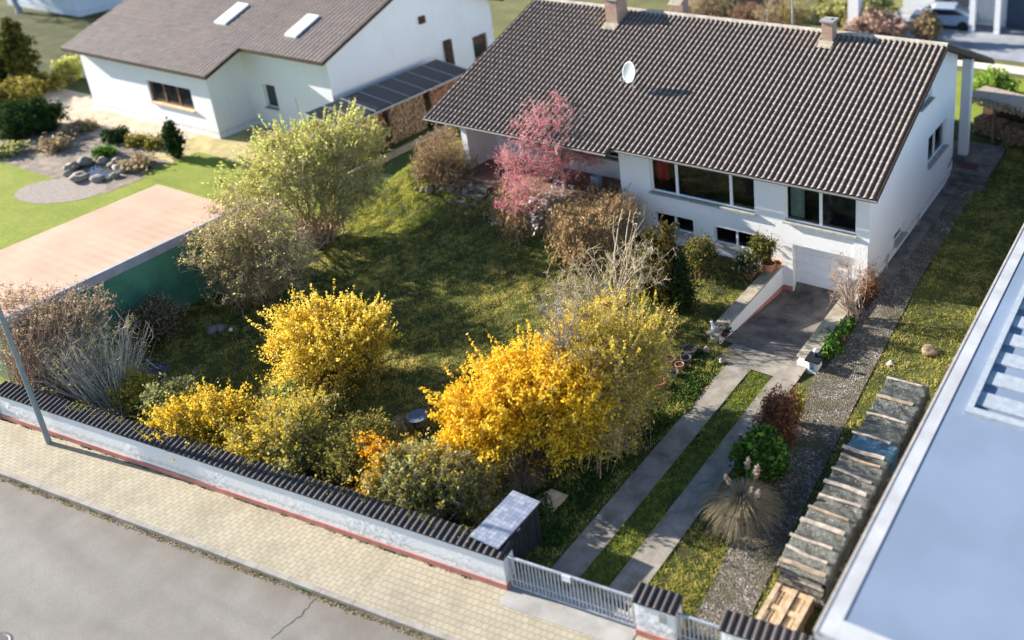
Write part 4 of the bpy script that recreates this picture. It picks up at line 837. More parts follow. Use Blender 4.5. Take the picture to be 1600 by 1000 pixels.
plant('shrub', 'rounded olive green shrub under the basement window', 'shrub', G0(1095, 428), [blob(1095, 398, .85, 27, 28)], stems=50, twigs=450, leaf=[(3500, .045, lf_olive), (3500, .05, lf_dark)], bark=bark_brown, seed=54)
plant('small_tree', 'leafless small tree in front of the garage door', 'tree', G0(1335, 500), [blob(1320, 425, 1.7, 30, 30), blob(1308, 450, 1.2, 18, 24), blob(1345, 430, 1.2, 14, 26, .6)], stems=40, twigs=200, leaf=None, bark=simple('rosy_grey_bark', (.36, .27, .21), .9, .3), seed=55, sr=.022, tr=.007, arch=.2, spread=.07)
plant('shrub', 'thin twiggy shrub against the white corner right of the garage', 'shrub', G0(1358, 462), [blob(1362, 430, .7, 14, 22)], stems=16, twigs=40, leaf=(300, .04, lf_redbr), bark=bark_brown, seed=56)
# --- right side
plant('cherry_laurel', 'glossy green laurel bush beside the gravel path', 'shrub', G0(1192, 748), [blob(1190, 712, .7, 34, 34)], stems=40, twigs=450, leaf=[(5500, .085, lf_green, 1.8), (2500, .08, lf_dark, 1.8)], bark=bark_dark, seed=57)
plant('shrub', 'dry reddish brown shrub behind the green laurel', 'shrub', G0(1215, 690), [blob(1215, 650, .8, 30, 38), blob(1240, 630, .7, 12, 26)], stems=80, twigs=500, leaf=(3500, .05, lf_redbr, 1.8), bark=simple('rust_twigs', (.20, .095, .055), .9, .3), seed=58, arch=.3)
plant('shrub', 'thin upright tuft with yellow leaves behind the red brown shrub', 'shrub', G0(1238, 660), [blob(1243, 635, .6, 8, 24)], stems=14, twigs=30, leaf=(500, .05, fors_dull, 2.4), bark=bark_brown, seed=59, arch=.2, spread=.08)
# pampas grass
def grass_clump(name, label, base, n, L, R, mat, seed, w=.012, plumes=0, pm=None, arc=1.0):
    rg = np.random.default_rng(seed); e = empty(name, base, 0, label, 'grass clump')
    az = rg.random(n)*2*np.pi; out = R*(.15+.85*rg.random(n)**.7); h = L*(.55+.45*rg.random(n))
    A = np.stack([np.cos(az)*.1*rg.random(n), np.sin(az)*.1*rg.random(n), np.zeros(n)], 1); D = np.stack([np.cos(az), np.sin(az), 0*az], 1)
    M_ = A+D*out[:, None]*.35+np.array([0, 0, 1])*h[:, None]*1.05; E2 = A+D*out[:, None]*1.1+np.array([0, 0, 1])*(h*(1-arc*out/R*.85))[:, None]
    P = bez(A, M_, E2, 7); V, F = tubes_np(P, np.linspace(1, .3, 7)[None]*w*np.ones((n, 1)), 3); npmesh('blades', V, F, mat, e, np.repeat(rg.random(n), 18))
    for k in range(plumes):
        a = rg.random()*6.28; r = .25+.35*rg.random(); hh = L*(.85+.28*rg.random()); c0 = np.array([math.cos(a)*r*.2, math.sin(a)*r*.2, 0]); c1 = np.array([math.cos(a)*r, math.sin(a)*r, hh])
        b = MB(); b.tube([tuple(c0), tuple((c0+c1)/2+np.array([0, 0, .1])), tuple(c1)], .008, 5); s_ = b.build('plume_stalk', mat, e)
        m = 260; t = rg.random(m); C = c1+np.outer(t*.30, unit(np.array([math.cos(a)*.4, math.sin(a)*.4, 1.0])))+rg.normal(size=(m, 3))*(.028*np.sin(np.pi*np.clip(t*.9+.08, 0, 1)))[:, None]
        V, F = leaves_np(rg, C, .035, 2.0); npmesh('plume', V, F, pm, s_, rg.random(m))
    return e
straw = leafmat('straw_blades', [(.1, (.24, .20, .13)), (.5, (.40, .34, .23)), (.9, (.58, .52, .38))], .3)
plume_m = leafmat('cream_plume', [(.1, (.34, .27, .20)), (.6, (.50, .42, .33)), (.95, (.64, .56, .46))], .5)
grass_clump('pampas_grass', 'pampas grass with straw coloured blades and cream plumes by the drive', tuple(G0(1160, 815)), 1900, 1.25, 1.0, straw, 60, .0075, 6, plume_m, .78)
grass_clump('dry_grass_tuft', 'dry straw coloured stalks beside the tan stone slab', tuple(G0(818, 752)), 260, .55, .5, straw, 61, .008)
grass_clump('dry_grass_tuft', 'withered grass tuft beside the round bird bath', tuple(G0(632, 668)), 260, .5, .45, straw, 62, .008)
# --- neighbours' plants
plant('conifer', 'dark green column shaped conifer in front of the neighbour house', 'conifer', g(277, 247), [(g(277, 247)+np.array([0, 0, .9]), np.array([.35, .35, .95]), 1)], stems=16, twigs=200, leaf=(3500, .09, lf_dark, 1.6), bark=bark_dark, seed=70, spread=.1)
plant('conifer', 'tall olive conifer in the far upper left corner', 'conifer', g(42, 132), [(g(42, 132)+np.array([0, 0, 1.9]), np.array([.95, .95, 2.0]), 1), (g(42, 132)+np.array([0, 0, 3.3]), np.array([.45, .45, 1.1]), 1)], stems=20, twigs=400, leaf=(9000, .14, leafmat('olive_conifer', [(.1, (.05, .06, .015)), (.9, (.17, .16, .04))], .2), 1.5), bark=bark_dark, seed=71, spread=.2)
plant('conifer', 'tall dark conifer cut by the left edge behind the clipped bush', 'conifer', g(2, 130), [(g(2, 130)+np.array([0, 0, 1.6]), np.array([.8, .8, 1.7]), 1)], stems=20, twigs=300, leaf=(6000, .14, lf_dark, 1.5), bark=bark_dark, seed=72, spread=.2)
plant('clipped_bush', 'broad dark green clipped bush on the neighbour terrace', 'shrub', g(50, 215), [(g(50, 205)+np.array([0, 0, .7]), np.array([1.6, 1.5, 1.0]), 1)], stems=30, twigs=500, leaf=(14000, .10, lf_dark, 1.4), bark=bark_dark, seed=73, sig=.08)
plant('shrub', 'loose green bush behind the neighbour terrace', 'shrub', g(18, 165), [(g(15, 160)+np.array([0, 0, .5]), np.array([2.2, 1.6, .9]), 1), (g(70, 140)+np.array([0, 0, .4]), np.array([1.6, 1.0, .7]), 1)], stems=30, twigs=400, leaf=(8000, .12, lf_olive, 1.4), bark=bark_brown, seed=74, spread=.5)
plant('shrub', 'yellow green bush at the left wall of the neighbour house', 'shrub', g(112, 130), [(g(110, 125)+np.array([0, 0, .6]), np.array([.8, .8, .8]), 1)], stems=20, twigs=200, leaf=(3500, .10, lf_lime, 1.4), bark=bark_brown, seed=75)
for i, (px, py, r, h, m, lab) in enumerate(((185, 222, .7, .7, lf_dark, 'small round dark bush right of the neighbour pond bed'), (165, 245, .45, .4, lf_green, 'bright green cushion plant behind the stone pond rim'), (218, 228, .4, .45, lf_olive, 'first of two little bushes on the dry lawn, nearer the pond'), (243, 232, .4, .4, lf_olive, 'second of two little bushes on the dry lawn, nearer the dark conifer'), (130, 205, .9, .5, lf_brown, 'brown twiggy ground shrub beside the dark clipped bush'), (90, 232, .8, .5, lf_brown, 'brown withered plant below the dark clipped bush'), (215, 262, .8, .35, lf_brown, 'low brown heather patch behind the salmon roof'), (15, 240, .9, .4, lf_sage, 'pale green cushion plant at the left edge'))):
    p0 = g(px, py); plant('shrub', lab, 'shrub', p0, [(p0+np.array([0, 0, h*.5]), np.array([r, r, h*.55]), 1)], stems=12, twigs=90, leaf=(1800, .09, m, 1.4), bark=bark_brown, seed=80+i, spread=.2)
plant('tree', 'bare grey tree beyond the garden in the upper left corner', 'tree', g(30, 20), [(g(30, 20)+np.array([0, 0, 4.0]), np.array([4.5, 3, 2.6]), 1), (g(100, 20)+np.array([0, 0, 3.6]), np.array([3.5, 3, 2.2]), 1)], stems=50, twigs=700, leaf=(1500, .1, lf_brown), bark=simple('bluish_grey_bark', (.33, .34, .38), .9, .2), seed=90, trunk=(1.6, .2, 0, 0), sr=.06, tr=.022)
# behind the house
rr = random.Random(8)
for i, (px, py, r, h, m) in enumerate(((1075, 30, 1.1, 1.1, lf_brown), (1135, 34, 1.4, 1.2, lf_dark), (1165, 42, 1.0, 1.1, lf_redbr), (1205, 46, 1.3, 1.2, lf_brown), (1240, 48, 1.0, 1.3, lf_olive), (1110, 20, 1.0, 1.0, lf_redbr))):
    r *= 1.35; h *= 1.9; p0 = g(px, py+14); lab = ['dry brown shrub behind the ridge, next to the middle chimney', 'dark shrub behind the middle of the house ridge', 'reddish shrub behind the ridge left of the mast', 'brown shrub behind the ridge around the mast', 'olive shrub behind the ridge left of the right chimney', 'rusty shrub farther back behind the ridge'][i]
    plant('shrub', lab, 'shrub', p0, [(p0+np.array([0, 0, h*.55]), np.array([r, r, h*.6]), 1)], stems=40, twigs=260, leaf=(1800, .08, m, 1.5), bark=bark_tan, seed=100+i, sr=.02, tr=.012)
p0 = g(1550, 150); plant('shrub', 'fresh light green bush behind the house corner and wood shelter', 'shrub', p0, [(p0+np.array([0, 0, .7]), np.array([1.3, .9, .8]), 1)], stems=30, twigs=400, leaf=(8000, .10, leafmat('light_green', [(.1, (.14, .26, .04)), (.9, (.38, .52, .10))], .35), 1.4), bark=bark_brown, seed=110)
p0 = g(1335, 40); plant('shrub', 'pale blossoming bush in the far yard', 'shrub', p0, [(p0+np.array([0, 0, 1.4]), np.array([3.2, 1.8, 1.3]), 1)], stems=30, twigs=400, leaf=(9000, .14, lf_sage, 1.3), bark=bark_tan, seed=111, spread=.5)
p0 = g(1370, 62); plant('shrub', 'broad rosy brown bush in the far yard before the pale one', 'shrub', p0, [(p0+np.array([0, 0, .9]), np.array([2.3, 1.2, 1.0]), 1)], stems=30, twigs=400, leaf=(8000, .14, leafmat('rosy_buds', [(.1, (.40, .26, .20)), (.9, (.66, .50, .40))], .3), 1.3), bark=bark_tan, seed=112, spread=.5)
p0 = g(1448, 68); plant('shrub', 'tawny brown bush left of the far garage opening', 'shrub', p0, [(p0+np.array([0, 0, 1.0]), np.array([.9, .8, 1.2]), 1)], stems=20, twigs=200, leaf=(3500, .12, lf_brown, 1.3), bark=bark_brown, seed=113)
# ------------------------------------------------------------------ grass
def blades(name, region, n, h, mat, seed, w=.018, kind='stuff', lean=.6):
    rg = np.random.default_rng(seed); x0, x1, y0, y1 = region[0]; test = region[1]
    x = x0+(x1-x0)*rg.random(n); y = y0+(y1-y0)*rg.random(n)
    cl = np.clip((.55*np.sin(x*2.3+1.9*np.sin(y*1.7))*np.sin(y*2.9+1.3*np.sin(x*2.1))+.6*np.sin(x*7.1+2.5*np.sin(y*4.3))*np.sin(y*8.3+2*np.sin(x*5.7)))*.6+.5, 0, 1); k = test(x, y) & (rg.random(n) < .25+.75*cl); x, y, cl = x[k], y[k], cl[k]; m = len(x)
    z = hzl(x, y); hh = h*(.45+.55*rg.random(m))*(.6+.7*cl); a = rg.random(m)*2*np.pi; b0 = np.stack([np.cos(a), np.sin(a), 0*a], 1)*w*.5
    C = np.stack([x, y, z-.005], 1); T = C+np.stack([rg.normal(size=m)*lean*hh, rg.normal(size=m)*lean*hh, hh], 1)
    V = np.stack([C-b0, C+b0, T], 1).reshape(-1, 3)
    v = np.clip(.5*cl+.5*rg.random(m), 0, 1)
    o = npmesh(name, V, np.arange(3*m).reshape(m, 3), mat, None, v); return tag(o, kind=kind)
gmat = leafmat('grass_blades', [(.12, (.065, .09, .02)), (.36, (.20, .24, .045)), (.58, (.39, .39, .09)), (.82, (.70, .58, .22))], .35, .9)
gmat2 = leafmat('bright_grass_blades', [(.12, (.08, .12, .018)), (.4, (.19, .26, .035)), (.68, (.33, .38, .07)), (.92, (.55, .48, .15))], .35, .9)
def lawn_test(x, y):
    d = (x-WP[0])*nrm[0]+(y-WP[1])*nrm[1]
    return (d > .55) & (x > -31.9) & ~((x > -28.2) & (y > 26.6)) & ~((x > -13.95) & (y > 22.7)) & ~((x > -12.66+.12*np.abs(np.sin(y*2.7+1.5*np.sin(y*6)))) & (x < -8.6)) & (y < 27.6+3*(x < -28.5))
tag(blades('grass', ((-31.9, -12.6, 11, 30.5), lawn_test), 380000, .10, gmat, 200, .026), 'uneven mossy lawn grass of the garden', 'grass')
tag(blades('grass', ((-11.95, -10.95, 12.6, 21.9), lambda x, y: (x > -11.82-.09*np.abs(np.sin(y*3.1+np.sin(y*9)))) & (x < -11.07+.10*np.abs(np.sin(y*2.3+1.4*np.sin(y*7))))), 17000, .08, gmat2, 201, .024), 'grass growing between the two concrete driveway tracks', 'grass')
tag(blades('grass', ((-10.27, -8.6, 12.6, 21.8), lambda x, y: x < -8.75-(y-12.6)*.11), 26000, .085, gmat, 202, .024), 'grass between driveway and gravel path', 'grass')
tag(blades('grass', ((-9, -5.0, 12.8, 43), lambda x, y: (x > -7.62-.075*(y-12.8)*(y < 22)-.69*(y >= 22)-.045*(y-22)*(y >= 22)) & ~((x > -7.5) & (x < -6.2) & (y < 22.3))), 110000, .085, gmat, 203, .024), 'grass along the right boundary', 'grass')
lf_ivy = leafmat('ivy', [(.1, (.02, .045, .012)), (.5, (.045, .085, .02)), (.9, (.09, .15, .035))], .2)
tag(blades('grass', ((-9.9, -7.7, 12.9, 40), lambda x, y: np.sin(x*3.3+1.7*np.sin(y*.9))*np.sin(y*1.9+np.sin(x*4)) > .45), 16000, .05, gmat, 205, .02), 'sparse grass and moss creeping over the gravel path', 'grass')
tag(blades('grass', ((-33.2, -27.2, 22.2, 28.6), lambda x, y: np.hypot((x+30.4)/2.6, (y-25.6)/2.7) < 1+.15*np.sin(x*5)), 40000, .09, leafmat('sunlit_tone_grass_blades', [(.12, (.14, .20, .02)), (.4, (.30, .40, .04)), (.68, (.46, .50, .09)), (.92, (.66, .58, .20))], .35, .9), 204, .024), 'bank grass below the twiggy shrub, its sunlit patch painted in brighter green', 'grass')  # brighter blade colours paint the patch of sunlight on the bank
def cover(name, label, poly_px, n, size, mat, seed, h=.12):
    rg = np.random.default_rng(seed); Q = np.array([g(*p)[:2] for p in poly_px]); lo, hi = Q.min(0), Q.max(0); P = lo+(hi-lo)*rg.random((n*2, 2)); ins = np.zeros(len(P), bool); j = len(Q)-1
    for i in range(len(Q)):
        c = ((Q[i, 1] > P[:, 1]) != (Q[j, 1] > P[:, 1])) & (P[:, 0] < (Q[j, 0]-Q[i, 0])*(P[:, 1]-Q[i, 1])/(Q[j, 1]-Q[i, 1]+1e-9)+Q[i, 0]); ins ^= c; j = i
    P = P[ins][:n]; z = hzl(P[:, 0], P[:, 1])+h*rg.random(len(P))*(.5+.5*np.sin(P[:, 0]*3)*np.sin(P[:, 1]*2.7)); V, F = leaves_np(rg, np.stack([P[:, 0], P[:, 1], z], 1), size, 1.4, 1.2)
    return tag(npmesh(name, V, F, mat, None, rg.random(len(P))), label, 'ground cover', None, 'stuff')
cover('ground_cover', 'dark ivy and weeds below the forsythias along the driveway', [(800, 780), (900, 750), (1000, 640), (1075, 540), (1130, 560), (1080, 640), (960, 740), (880, 850), (850, 860)], 15000, .055, lf_ivy, 210)
cover('ground_cover', 'weedy bed behind the long street wall', [(210, 660), (330, 690), (500, 740), (650, 770), (740, 830), (700, 830), (400, 750), (240, 690)], 9000, .06, lf_ivy, 211)
cover('fallen_leaves', 'scattered dry leaves on the beds and lawn', [(700, 740), (860, 760), (860, 850), (840, 860)], 1500, .06, lf_brown, 212, .03)
cover('fallen_leaves', 'scattered dry leaves along the gravel path', [(1090, 960), (1260, 620), (1330, 640), (1190, 965)], 900, .04, lf_brown, 213, .02)
cover('ground_cover', 'weeds below the vines and magnolia', [(770, 370), (900, 430), (1000, 520), (1060, 480), (940, 380), (840, 340)], 6000, .06, lf_ivy, 214)
# ------------------------------------------------------------------ firewood, tarps, planks, pallets
def logs_mesh(name, x0, x1, y0, y1, z0, z1, axis, mat, parent=None, seed=1, r=.065, face=None, only=None):
    """stacked split logs; axis 'x' or 'y' is the log direction"""
    rg = random.Random(seed); b = MB(); a0, a1 = (y0, y1) if axis == 'x' else (x0, x1); d0, d1 = (x0, x1) if axis == 'x' else (y0, y1)
    z = z0+r; row = 0
    while z < z1:
        a = a0+r*(1 if row % 2 else .4)
        while a < a1:
            rr_ = r*rg.uniform(.75, 1.15); n = rg.choice((3, 4, 5, 6)); ph = rg.random()*6; e0 = d0+rg.uniform(-.05, .04); e1 = d1+rg.uniform(-.04, .05)
            k = len(b.v); pr = [(a+rr_*math.cos(ph+6.283*i/n), z+rr_*math.sin(ph+6.283*i/n)) for i in range(n)]
            b.prism(pr, axis, e0, e1); a += r*1.9
        z += r*1.75; row += 1
    return b.build(name, mat, parent, recalc=False)
log_end = NT('split_log_wood'); _co = log_end.coord(); log_end.col(log_end.ramp(log_end.noise(_co, 9, 2), [(.3, (.16, .10, .06)), (.5, (.36, .24, .15)), (.7, (.56, .42, .28))])).rough(.9); log_end = log_end.m
log_red = NT('reddish_log_wood'); _co = log_red.coord(); log_red.col(log_red.ramp(log_red.noise(_co, 9, 2), [(.3, (.15, .07, .04)), (.5, (.40, .20, .12)), (.7, (.60, .36, .24))])).rough(.9); log_red = log_red.m
log_grey = NT('grey_log_wood'); _co = log_grey.coord(); log_grey.col(log_grey.ramp(log_grey.noise(_co, 9, 2), [(.3, (.07, .06, .055)), (.5, (.18, .16, .14)), (.7, (.34, .30, .26))])).rough(.9); log_grey = log_grey.m
fw = empty('firewood_stack', (-6.85, 18.4, 0), 0, 'long firewood stack under green tarps along the right boundary', 'firewood stack')
o = logs_mesh('logs', -7.38, -6.32, 14.7, 22.15, .1, .93, 'x', log_grey, fw, 5); o.matrix_parent_inverse = Matrix.Translation((6.85, -18.4, 0)); o['kind'] = 'stuff'
b = MB()
for k in range(6): b.box(-7.42, -6.3, 14.75+k*1.26, 14.85+k*1.26, .0, .1)
o = b.build('pallet_base', wood_mid, fw); o.matrix_parent_inverse = Matrix.Translation((6.85, -18.4, 0)); o['kind'] = 'stuff'
def tarpmat(name, c):
    m = NT(name); co = m.coord(); n = m.noise(co, 3, 4); m.col(m.ramp(n, [(.3, tuple(x*.7 for x in c)), (.7, tuple(min(1, x*1.35) for x in c))])).rough(.34); m.b.inputs['Specular IOR Level'].default_value = .5
    m.bump(m.noise(m.coord((1, .5, 1)), 11, 4, .65, 2.5), 1.0, .05); return m.m
tarp_g = tarpmat('green_grey_tarp', (.082, .086, .074)); tarp_d = tarpmat('dark_tarp', (.05, .057, .052)); tarp_b = tarpmat('blue_tarp', (.03, .10, .16))
PL = [(1418, 601), (1392, 625), (1383, 651), (1360, 684), (1346, 710), (1337, 721), (1327, 742), (1322, 761), (1312, 781), (1300, 805), (1287, 826), (1276, 853), (1263, 870), (1255, 887)]
PY = sorted([g(px, py, 1.02)[1] for px, py in PL]) 
def topz(y):
    d = min(abs(y-p) for p in PY); return .97+.06*math.exp(-(d/.10)**2)+.05*math.sin(y*2.1)
def tarp(y0, y1, mat, label, seed, hang=.4):
    rg = np.random.default_rng(seed); ys_ = np.linspace(y0, y1, max(6, int((y1-y0)/.04))); us = np.linspace(-.16-hang*.35, 1.22+hang, 46)
    V = []
    for y in ys_:
        for uu_ in us:
            x = -7.42+np.clip(uu_, 0, 1.18); z = topz(y)-.02*abs(uu_-.55)
            over = max(0, uu_-1.18); un = max(0, -uu_); z -= over+un
            wr = .016*math.sin(y*9.3+3*math.sin(uu_*3.1+y*1.3)+seed)*math.sin(uu_*5.2+2.2*math.sin(y*4.1))+.008*math.sin(y*13+uu_*7+2*math.sin(y*5+seed))+.006*math.sin(uu_*17+y*19)+.007*math.sin(y*37-uu_*15+2*math.sin(uu_*5))
            V.append((x+(wr*1.6+.03+.05*over*math.sin(y*6) if over > 0 else 0)-(un*.1), y+.02*math.sin(uu_*9), z+wr))
    V = np.array(V); nx, ny = len(us), len(ys_); i = np.arange((ny-1)*(nx-1)); r = i//(nx-1); c = i % (nx-1); a = r*nx+c
    o = npmesh('tarpaulin', V, np.stack([a, a+1, a+nx+1, a+nx], 1), mat, smooth=True); tag(o, label, 'tarpaulin', 'tarps over the firewood')
yb0 = g(1346, 709, 1.02)[1]; yb1 = g(1362, 686, 1.02)[1]
tarp(14.62, 16.9, tarp_g, 'pale green grey tarp over the near end of the firewood stack, next to the pallets', 1)
tarp(16.88, yb0+.02, tarp_g, 'green grey tarp over the middle of the firewood stack, ending at the blue piece', 2)
tarp(yb0, yb1, tarp_b, 'short blue tarp strip across the firewood stack', 3)
tarp(yb1-.01, 22.2, tarp_d, 'darkest grey tarp over the far end of the firewood stack', 4)
ochre_plank = simple('ochre_plank', (.30, .23, .165), .8, .35, 7)
ordn = ['first', 'second', 'third', 'fourth', 'fifth', 'sixth', 'seventh', 'eighth', 'ninth', 'tenth', 'eleventh', 'twelfth', 'thirteenth', 'fourteenth']
rg = random.Random(2)
for i, y in enumerate(PY):
    b = MB(); z = topz(y)+.012; wv = .04 if i % 3 else .065; n = 12
    for k in range(n):
        x0 = -7.46+1.12*k/n; x1 = x0+1.12/n; f = lambda x: .012*math.sin(x*6+i); b.box(x0, x1-.0, y-wv+f(x0), y+wv+f(x0), z+f(x0*2), z+.035+f(x0*2)) if k == 0 else None
    b = MB(); yaw = rg.uniform(-.05, .05); xs0 = -7.47+rg.uniform(-.03, .07); ln_ = 1.13-rg.uniform(0, .12); prof = [(-wv, 0), (wv, 0), (wv*.9, .022), (-wv*.8, .028)]; n0 = 0
    for k in range(n+1):
        x = xs0+ln_*k/n; bend = yaw*(k-6)*.1+.012*math.sin(k*.5+i*1.7); zz = z+.012*math.sin(k*.45+i); b.v += [(x, y+p[0]+bend, zz+p[1]) for p in prof]
        if k: 
            q = 4*(k-1)
            for j in range(4): b.f.append((q+j, q+(j+1) % 4, q+4+(j+1) % 4, q+4+j))
    b.f += [(3, 2, 1, 0), (4*n, 4*n+1, 4*n+2, 4*n+3)]
    tag(b.build('plank', plank_m if i % 4 else ochre_plank), f'{ordn[i]} plank from the pallet end, weighing down the tarps on the firewood', 'plank', 'planks on the tarps')
tan_board = simple('tan_board', (.46, .32, .19), .75, .3, 7)
def pallet(y0, label, n=2):
    e = empty('pallet', (-6.97, y0+.6, 0), 0, label, 'pallet'); M_ = Matrix.Translation((6.97, -y0-.6, 0))
    for L_ in range(n):
        z = L_*.145
        wt = wood_pale if L_ == n-1 else wood_mid
        for (x0, x1) in ((-7.43, -7.31), (-7.03, -6.89), (-6.63, -6.50)): b = MB(); b.box(x0, x1, y0, y0+1.2, z+.118, z+.14); o = b.build('deck_board', wt, e); o.matrix_parent_inverse = M_
        for y in (y0+.0, y0+.53, y0+1.06): b = MB(); b.box(-7.42, -6.51, y+.002, y+.138, z+.098, z+.1165); o = b.build('cross_board', tan_board, e); o.matrix_parent_inverse = M_
        for x in (-7.27, -7.14, -6.86, -6.75): b = MB(); b.box(x, x+.085, y0+.02, y0+1.18, z+.0765, z+.0965); o = b.build('slat', tan_board if L_ == n-1 else wood_mid, e); o.matrix_parent_inverse = M_
        for (x0, x1) in ((-7.42, -7.30), (-7.03, -6.90), (-6.64, -6.5)):
            for yk in (y0, y0+.53, y0+1.06): b = MB(); b.box(x0, x1, yk, yk+.14, z, z+.0745); o = b.build('block', wood_mid, e); o.matrix_parent_inverse = M_
pallet(13.42, 'bare wooden pallet directly at the near end of the tarped firewood', 3)
pallet(12.1, 'pallet end cut by the bottom edge beside the white gate wall', 1)
fc = empty('boundary_fence', (-5.35, 20, 0), 0, 'weathered board fence between firewood and the flat roofed building', 'fence'); MF = Matrix.Translation((5.35, -20, 0))
b = MB(); y = 12.6
rg = random.Random(4)
while y < 40: b.box(-5.36, -5.33, y, y+.14, .0, 1.15+rg.uniform(-.04, .04)); y += .15
o = b.build('boards', wood_dark, fc); o.matrix_parent_inverse = MF
# ------------------------------------------------------------------ woodshed on the left
def shed(name, x0, x1, y0, y1, zf, zb, label, cat, M_, roofm, low='x1'):
    e = empty(name, ((x0+x1)/2, (y0+y1)/2, 0), 0, label, cat); I = Matrix.Translation((-(x0+x1)/2, -(y0+y1)/2, 0)); e.matrix_world = M_ @ e.matrix_world if M_ else e.matrix_world
    return e, I
ws = empty('wood_shelter', (-36.9, 31, 0), 0, 'open wood shelter with black panel roof between the two houses', 'shelter'); MW = Matrix.Translation((36.9, -31, 0))
def k_(o, M_=MW): o.matrix_parent_inverse = M_; return o
for k in range(8):
    y0 = 27.0+k*1.08; b = MB(); b.prism([(-38.05, 2.62), (-35.75, 2.30), (-35.75, 2.335), (-38.05, 2.655)], 'y', y0+.03, y0+1.05)
    k_(b.build('roof_panel', simple('black_roof_panel', (.02, .025, .035), .35, .3), ws))
b = MB()
for k in range(9): y0 = 27.0+k*1.08; b.prism([(-38.06, 2.60), (-35.74, 2.28), (-35.74, 2.35), (-38.06, 2.67)], 'y', y0-.028, y0+.028)
b.box(-35.78, -35.72, 26.97, 35.67, 2.18, 2.275); k_(b.build('roof_frame', galv, ws))
for i, (x, y) in enumerate([(-35.95, 27.1), (-35.95, 30.0), (-35.95, 32.8), (-35.95, 35.5), (-37.9, 27.1), (-37.9, 35.5)]):
    k_(MB().box(x-.06, x+.06, y-.06, y+.06, 0, 2.26 if x > -37 else 2.56).build('post', wood_dark, ws))
k_(MB().box(-38.0, -37.96, 27.1, 35.5, 0, 2.5).build('rear_boards', wood_dark, ws))
for (y0, y1, m, lab) in ((27.2, 29.85, log_red, 'reddish firewood pile at the near end of the wood shelter'), (30.12, 32.65, log_end, 'light brown firewood pile in the middle bay of the wood shelter'), (32.95, 35.3, log_red, 'firewood pile in the far bay of the wood shelter, next to the tiled roof')):
    o = logs_mesh('firewood_pile', -37.1, -36.15, y0, y1, .1, 2.05, 'x', m, None, int(y0), .06); tag(o, lab, 'firewood', 'firewood piles in the shelter')
tag(MB().box(-35.2, -35.05, 24.5, 36, -.1, .32).build('garden_curb', cap_stone), 'low stone curb beside the passage to the wood shelter', 'curb')
# wood shelter behind the house, right
w2_ = empty('wood_shelter', (-8.2, 42.6, 0), -.30, 'mossy roofed wood shelter behind the house corner on the right', 'shelter')
b = MB()
for k in range(9): x = -2.6+k*.85; b.box(x, x+.82, -.9, 1.0, 2.0+.004*k, 2.05+.004*k)
b.build('roof', NT('mossy_boards').col((.34, .28, .22)).rough(.95).m, w2_)
plant_moss = None
for x in (-1.0, .9, 2.8): MB().box(x-.07, x+.07, -.8, -.66, 0, 1.99).build('post', wood_mid, w2_)
MB().box(.72, .86, -.84, -.805, .7, 1.7).build('pale_board', wood_pale, w2_)
MB().box(-2.6, 4.9, .9, .95, 0, 1.99).build('rear_boards', wood_dark, w2_)
o = logs_mesh('firewood_pile', -2.4, .6, -.2, .6, .0, .75, 'y', log_end, None, 77, .075); o.location = w2_.location; o.rotation_euler = w2_.rotation_euler; tag(o, 'jumbled split firewood inside the shelter behind the house corner', 'firewood')
tag(cover('moss_tufts', 'dead leaves and moss lying on the back shelter roof', [(1518, 150), (1600, 168), (1600, 182), (1518, 160)], 500, .08, lf_brown, 230, .1), None)
mt = bpy.data.objects['moss_tufts']; mt.location = (0, 0, 0)
_co = np.empty(len(mt.data.vertices)*3, np.float32); mt.data.vertices.foreach_get('co', _co); _co = _co.reshape(-1, 3)
_d = _co-CO; _t = (2.09-CAMH)/_d[:, 2]; _co[:, :2] = (CO+_d*_t[:, None])[:, :2]; _co[:, 2] += 2.06; mt.data.vertices.foreach_set('co', _co.ravel()); mt.data.update()
# ------------------------------------------------------------------ pots and small things
def pot(px, py, r, h, mat, label, group=None, z=0.0, soil=True, tip=0, name='flower_pot', loc=None):
    p0 = loc if loc else tuple(g(px, py, z)); e = empty(name, p0, 0, label, 'flower pot', group)
    b = MB(); b.lathe([(0, .0), (r*.68, 0), (r*.95, h*.82), (r*1.08, h*.82), (r*1.08, h), (r*.92, h), (r*.9, h*.8), (0, h*.78)] if soil else [(0, 0), (r*.68, 0), (r*.95, h*.82), (r*1.08, h*.82), (r*1.08, h), (r*.93, h), (r*.66, .03), (0, .03)], (0, 0, 0), 20)
    b.build('pot', mat, e, smooth=False)
    if soil: MB().lathe([(0, h*.83), (r*.9, h*.83)], (0, 0, 0), 20).build('soil', soil_m, e, recalc=False)
    if tip: e.rotation_euler = (tip, .2, 0)
    return e
for i, (px, py, r, h, m, lab) in enumerate(((1031, 604, .19, .22, terracotta, 'nearest open terracotta pot of the group beside the forsythia'), (1046, 568, .19, .2, terracotta, 'half lit terracotta pot at the back of the pot group'), (1039, 577, .12, .16, terracotta, 'small pale rimmed pot between forsythia and the pot group'), (1062, 576, .14, .18, terracotta, 'terracotta pot with a bright rim in the middle of the group'), (1072, 566, .17, .2, pot_dark, 'dark glazed pot on the right of the pot group'), (1078, 553, .22, .22, pot_dark, 'widest dark pot farthest back in the group'), (1052, 588, .17, .18, pot_dark, 'low dark pot behind the nearest terracotta pot'))):
    pot(px, py, r, h, m, lab, 'pots beside the forsythia', soil=(i % 2 == 1), z=-.0)
pA = pot(0, 0, .26, .34, terracotta, 'broad terracotta pot on the wall corner by the garage, with clipped shrub', loc=(-13.75, 27.1, .235))
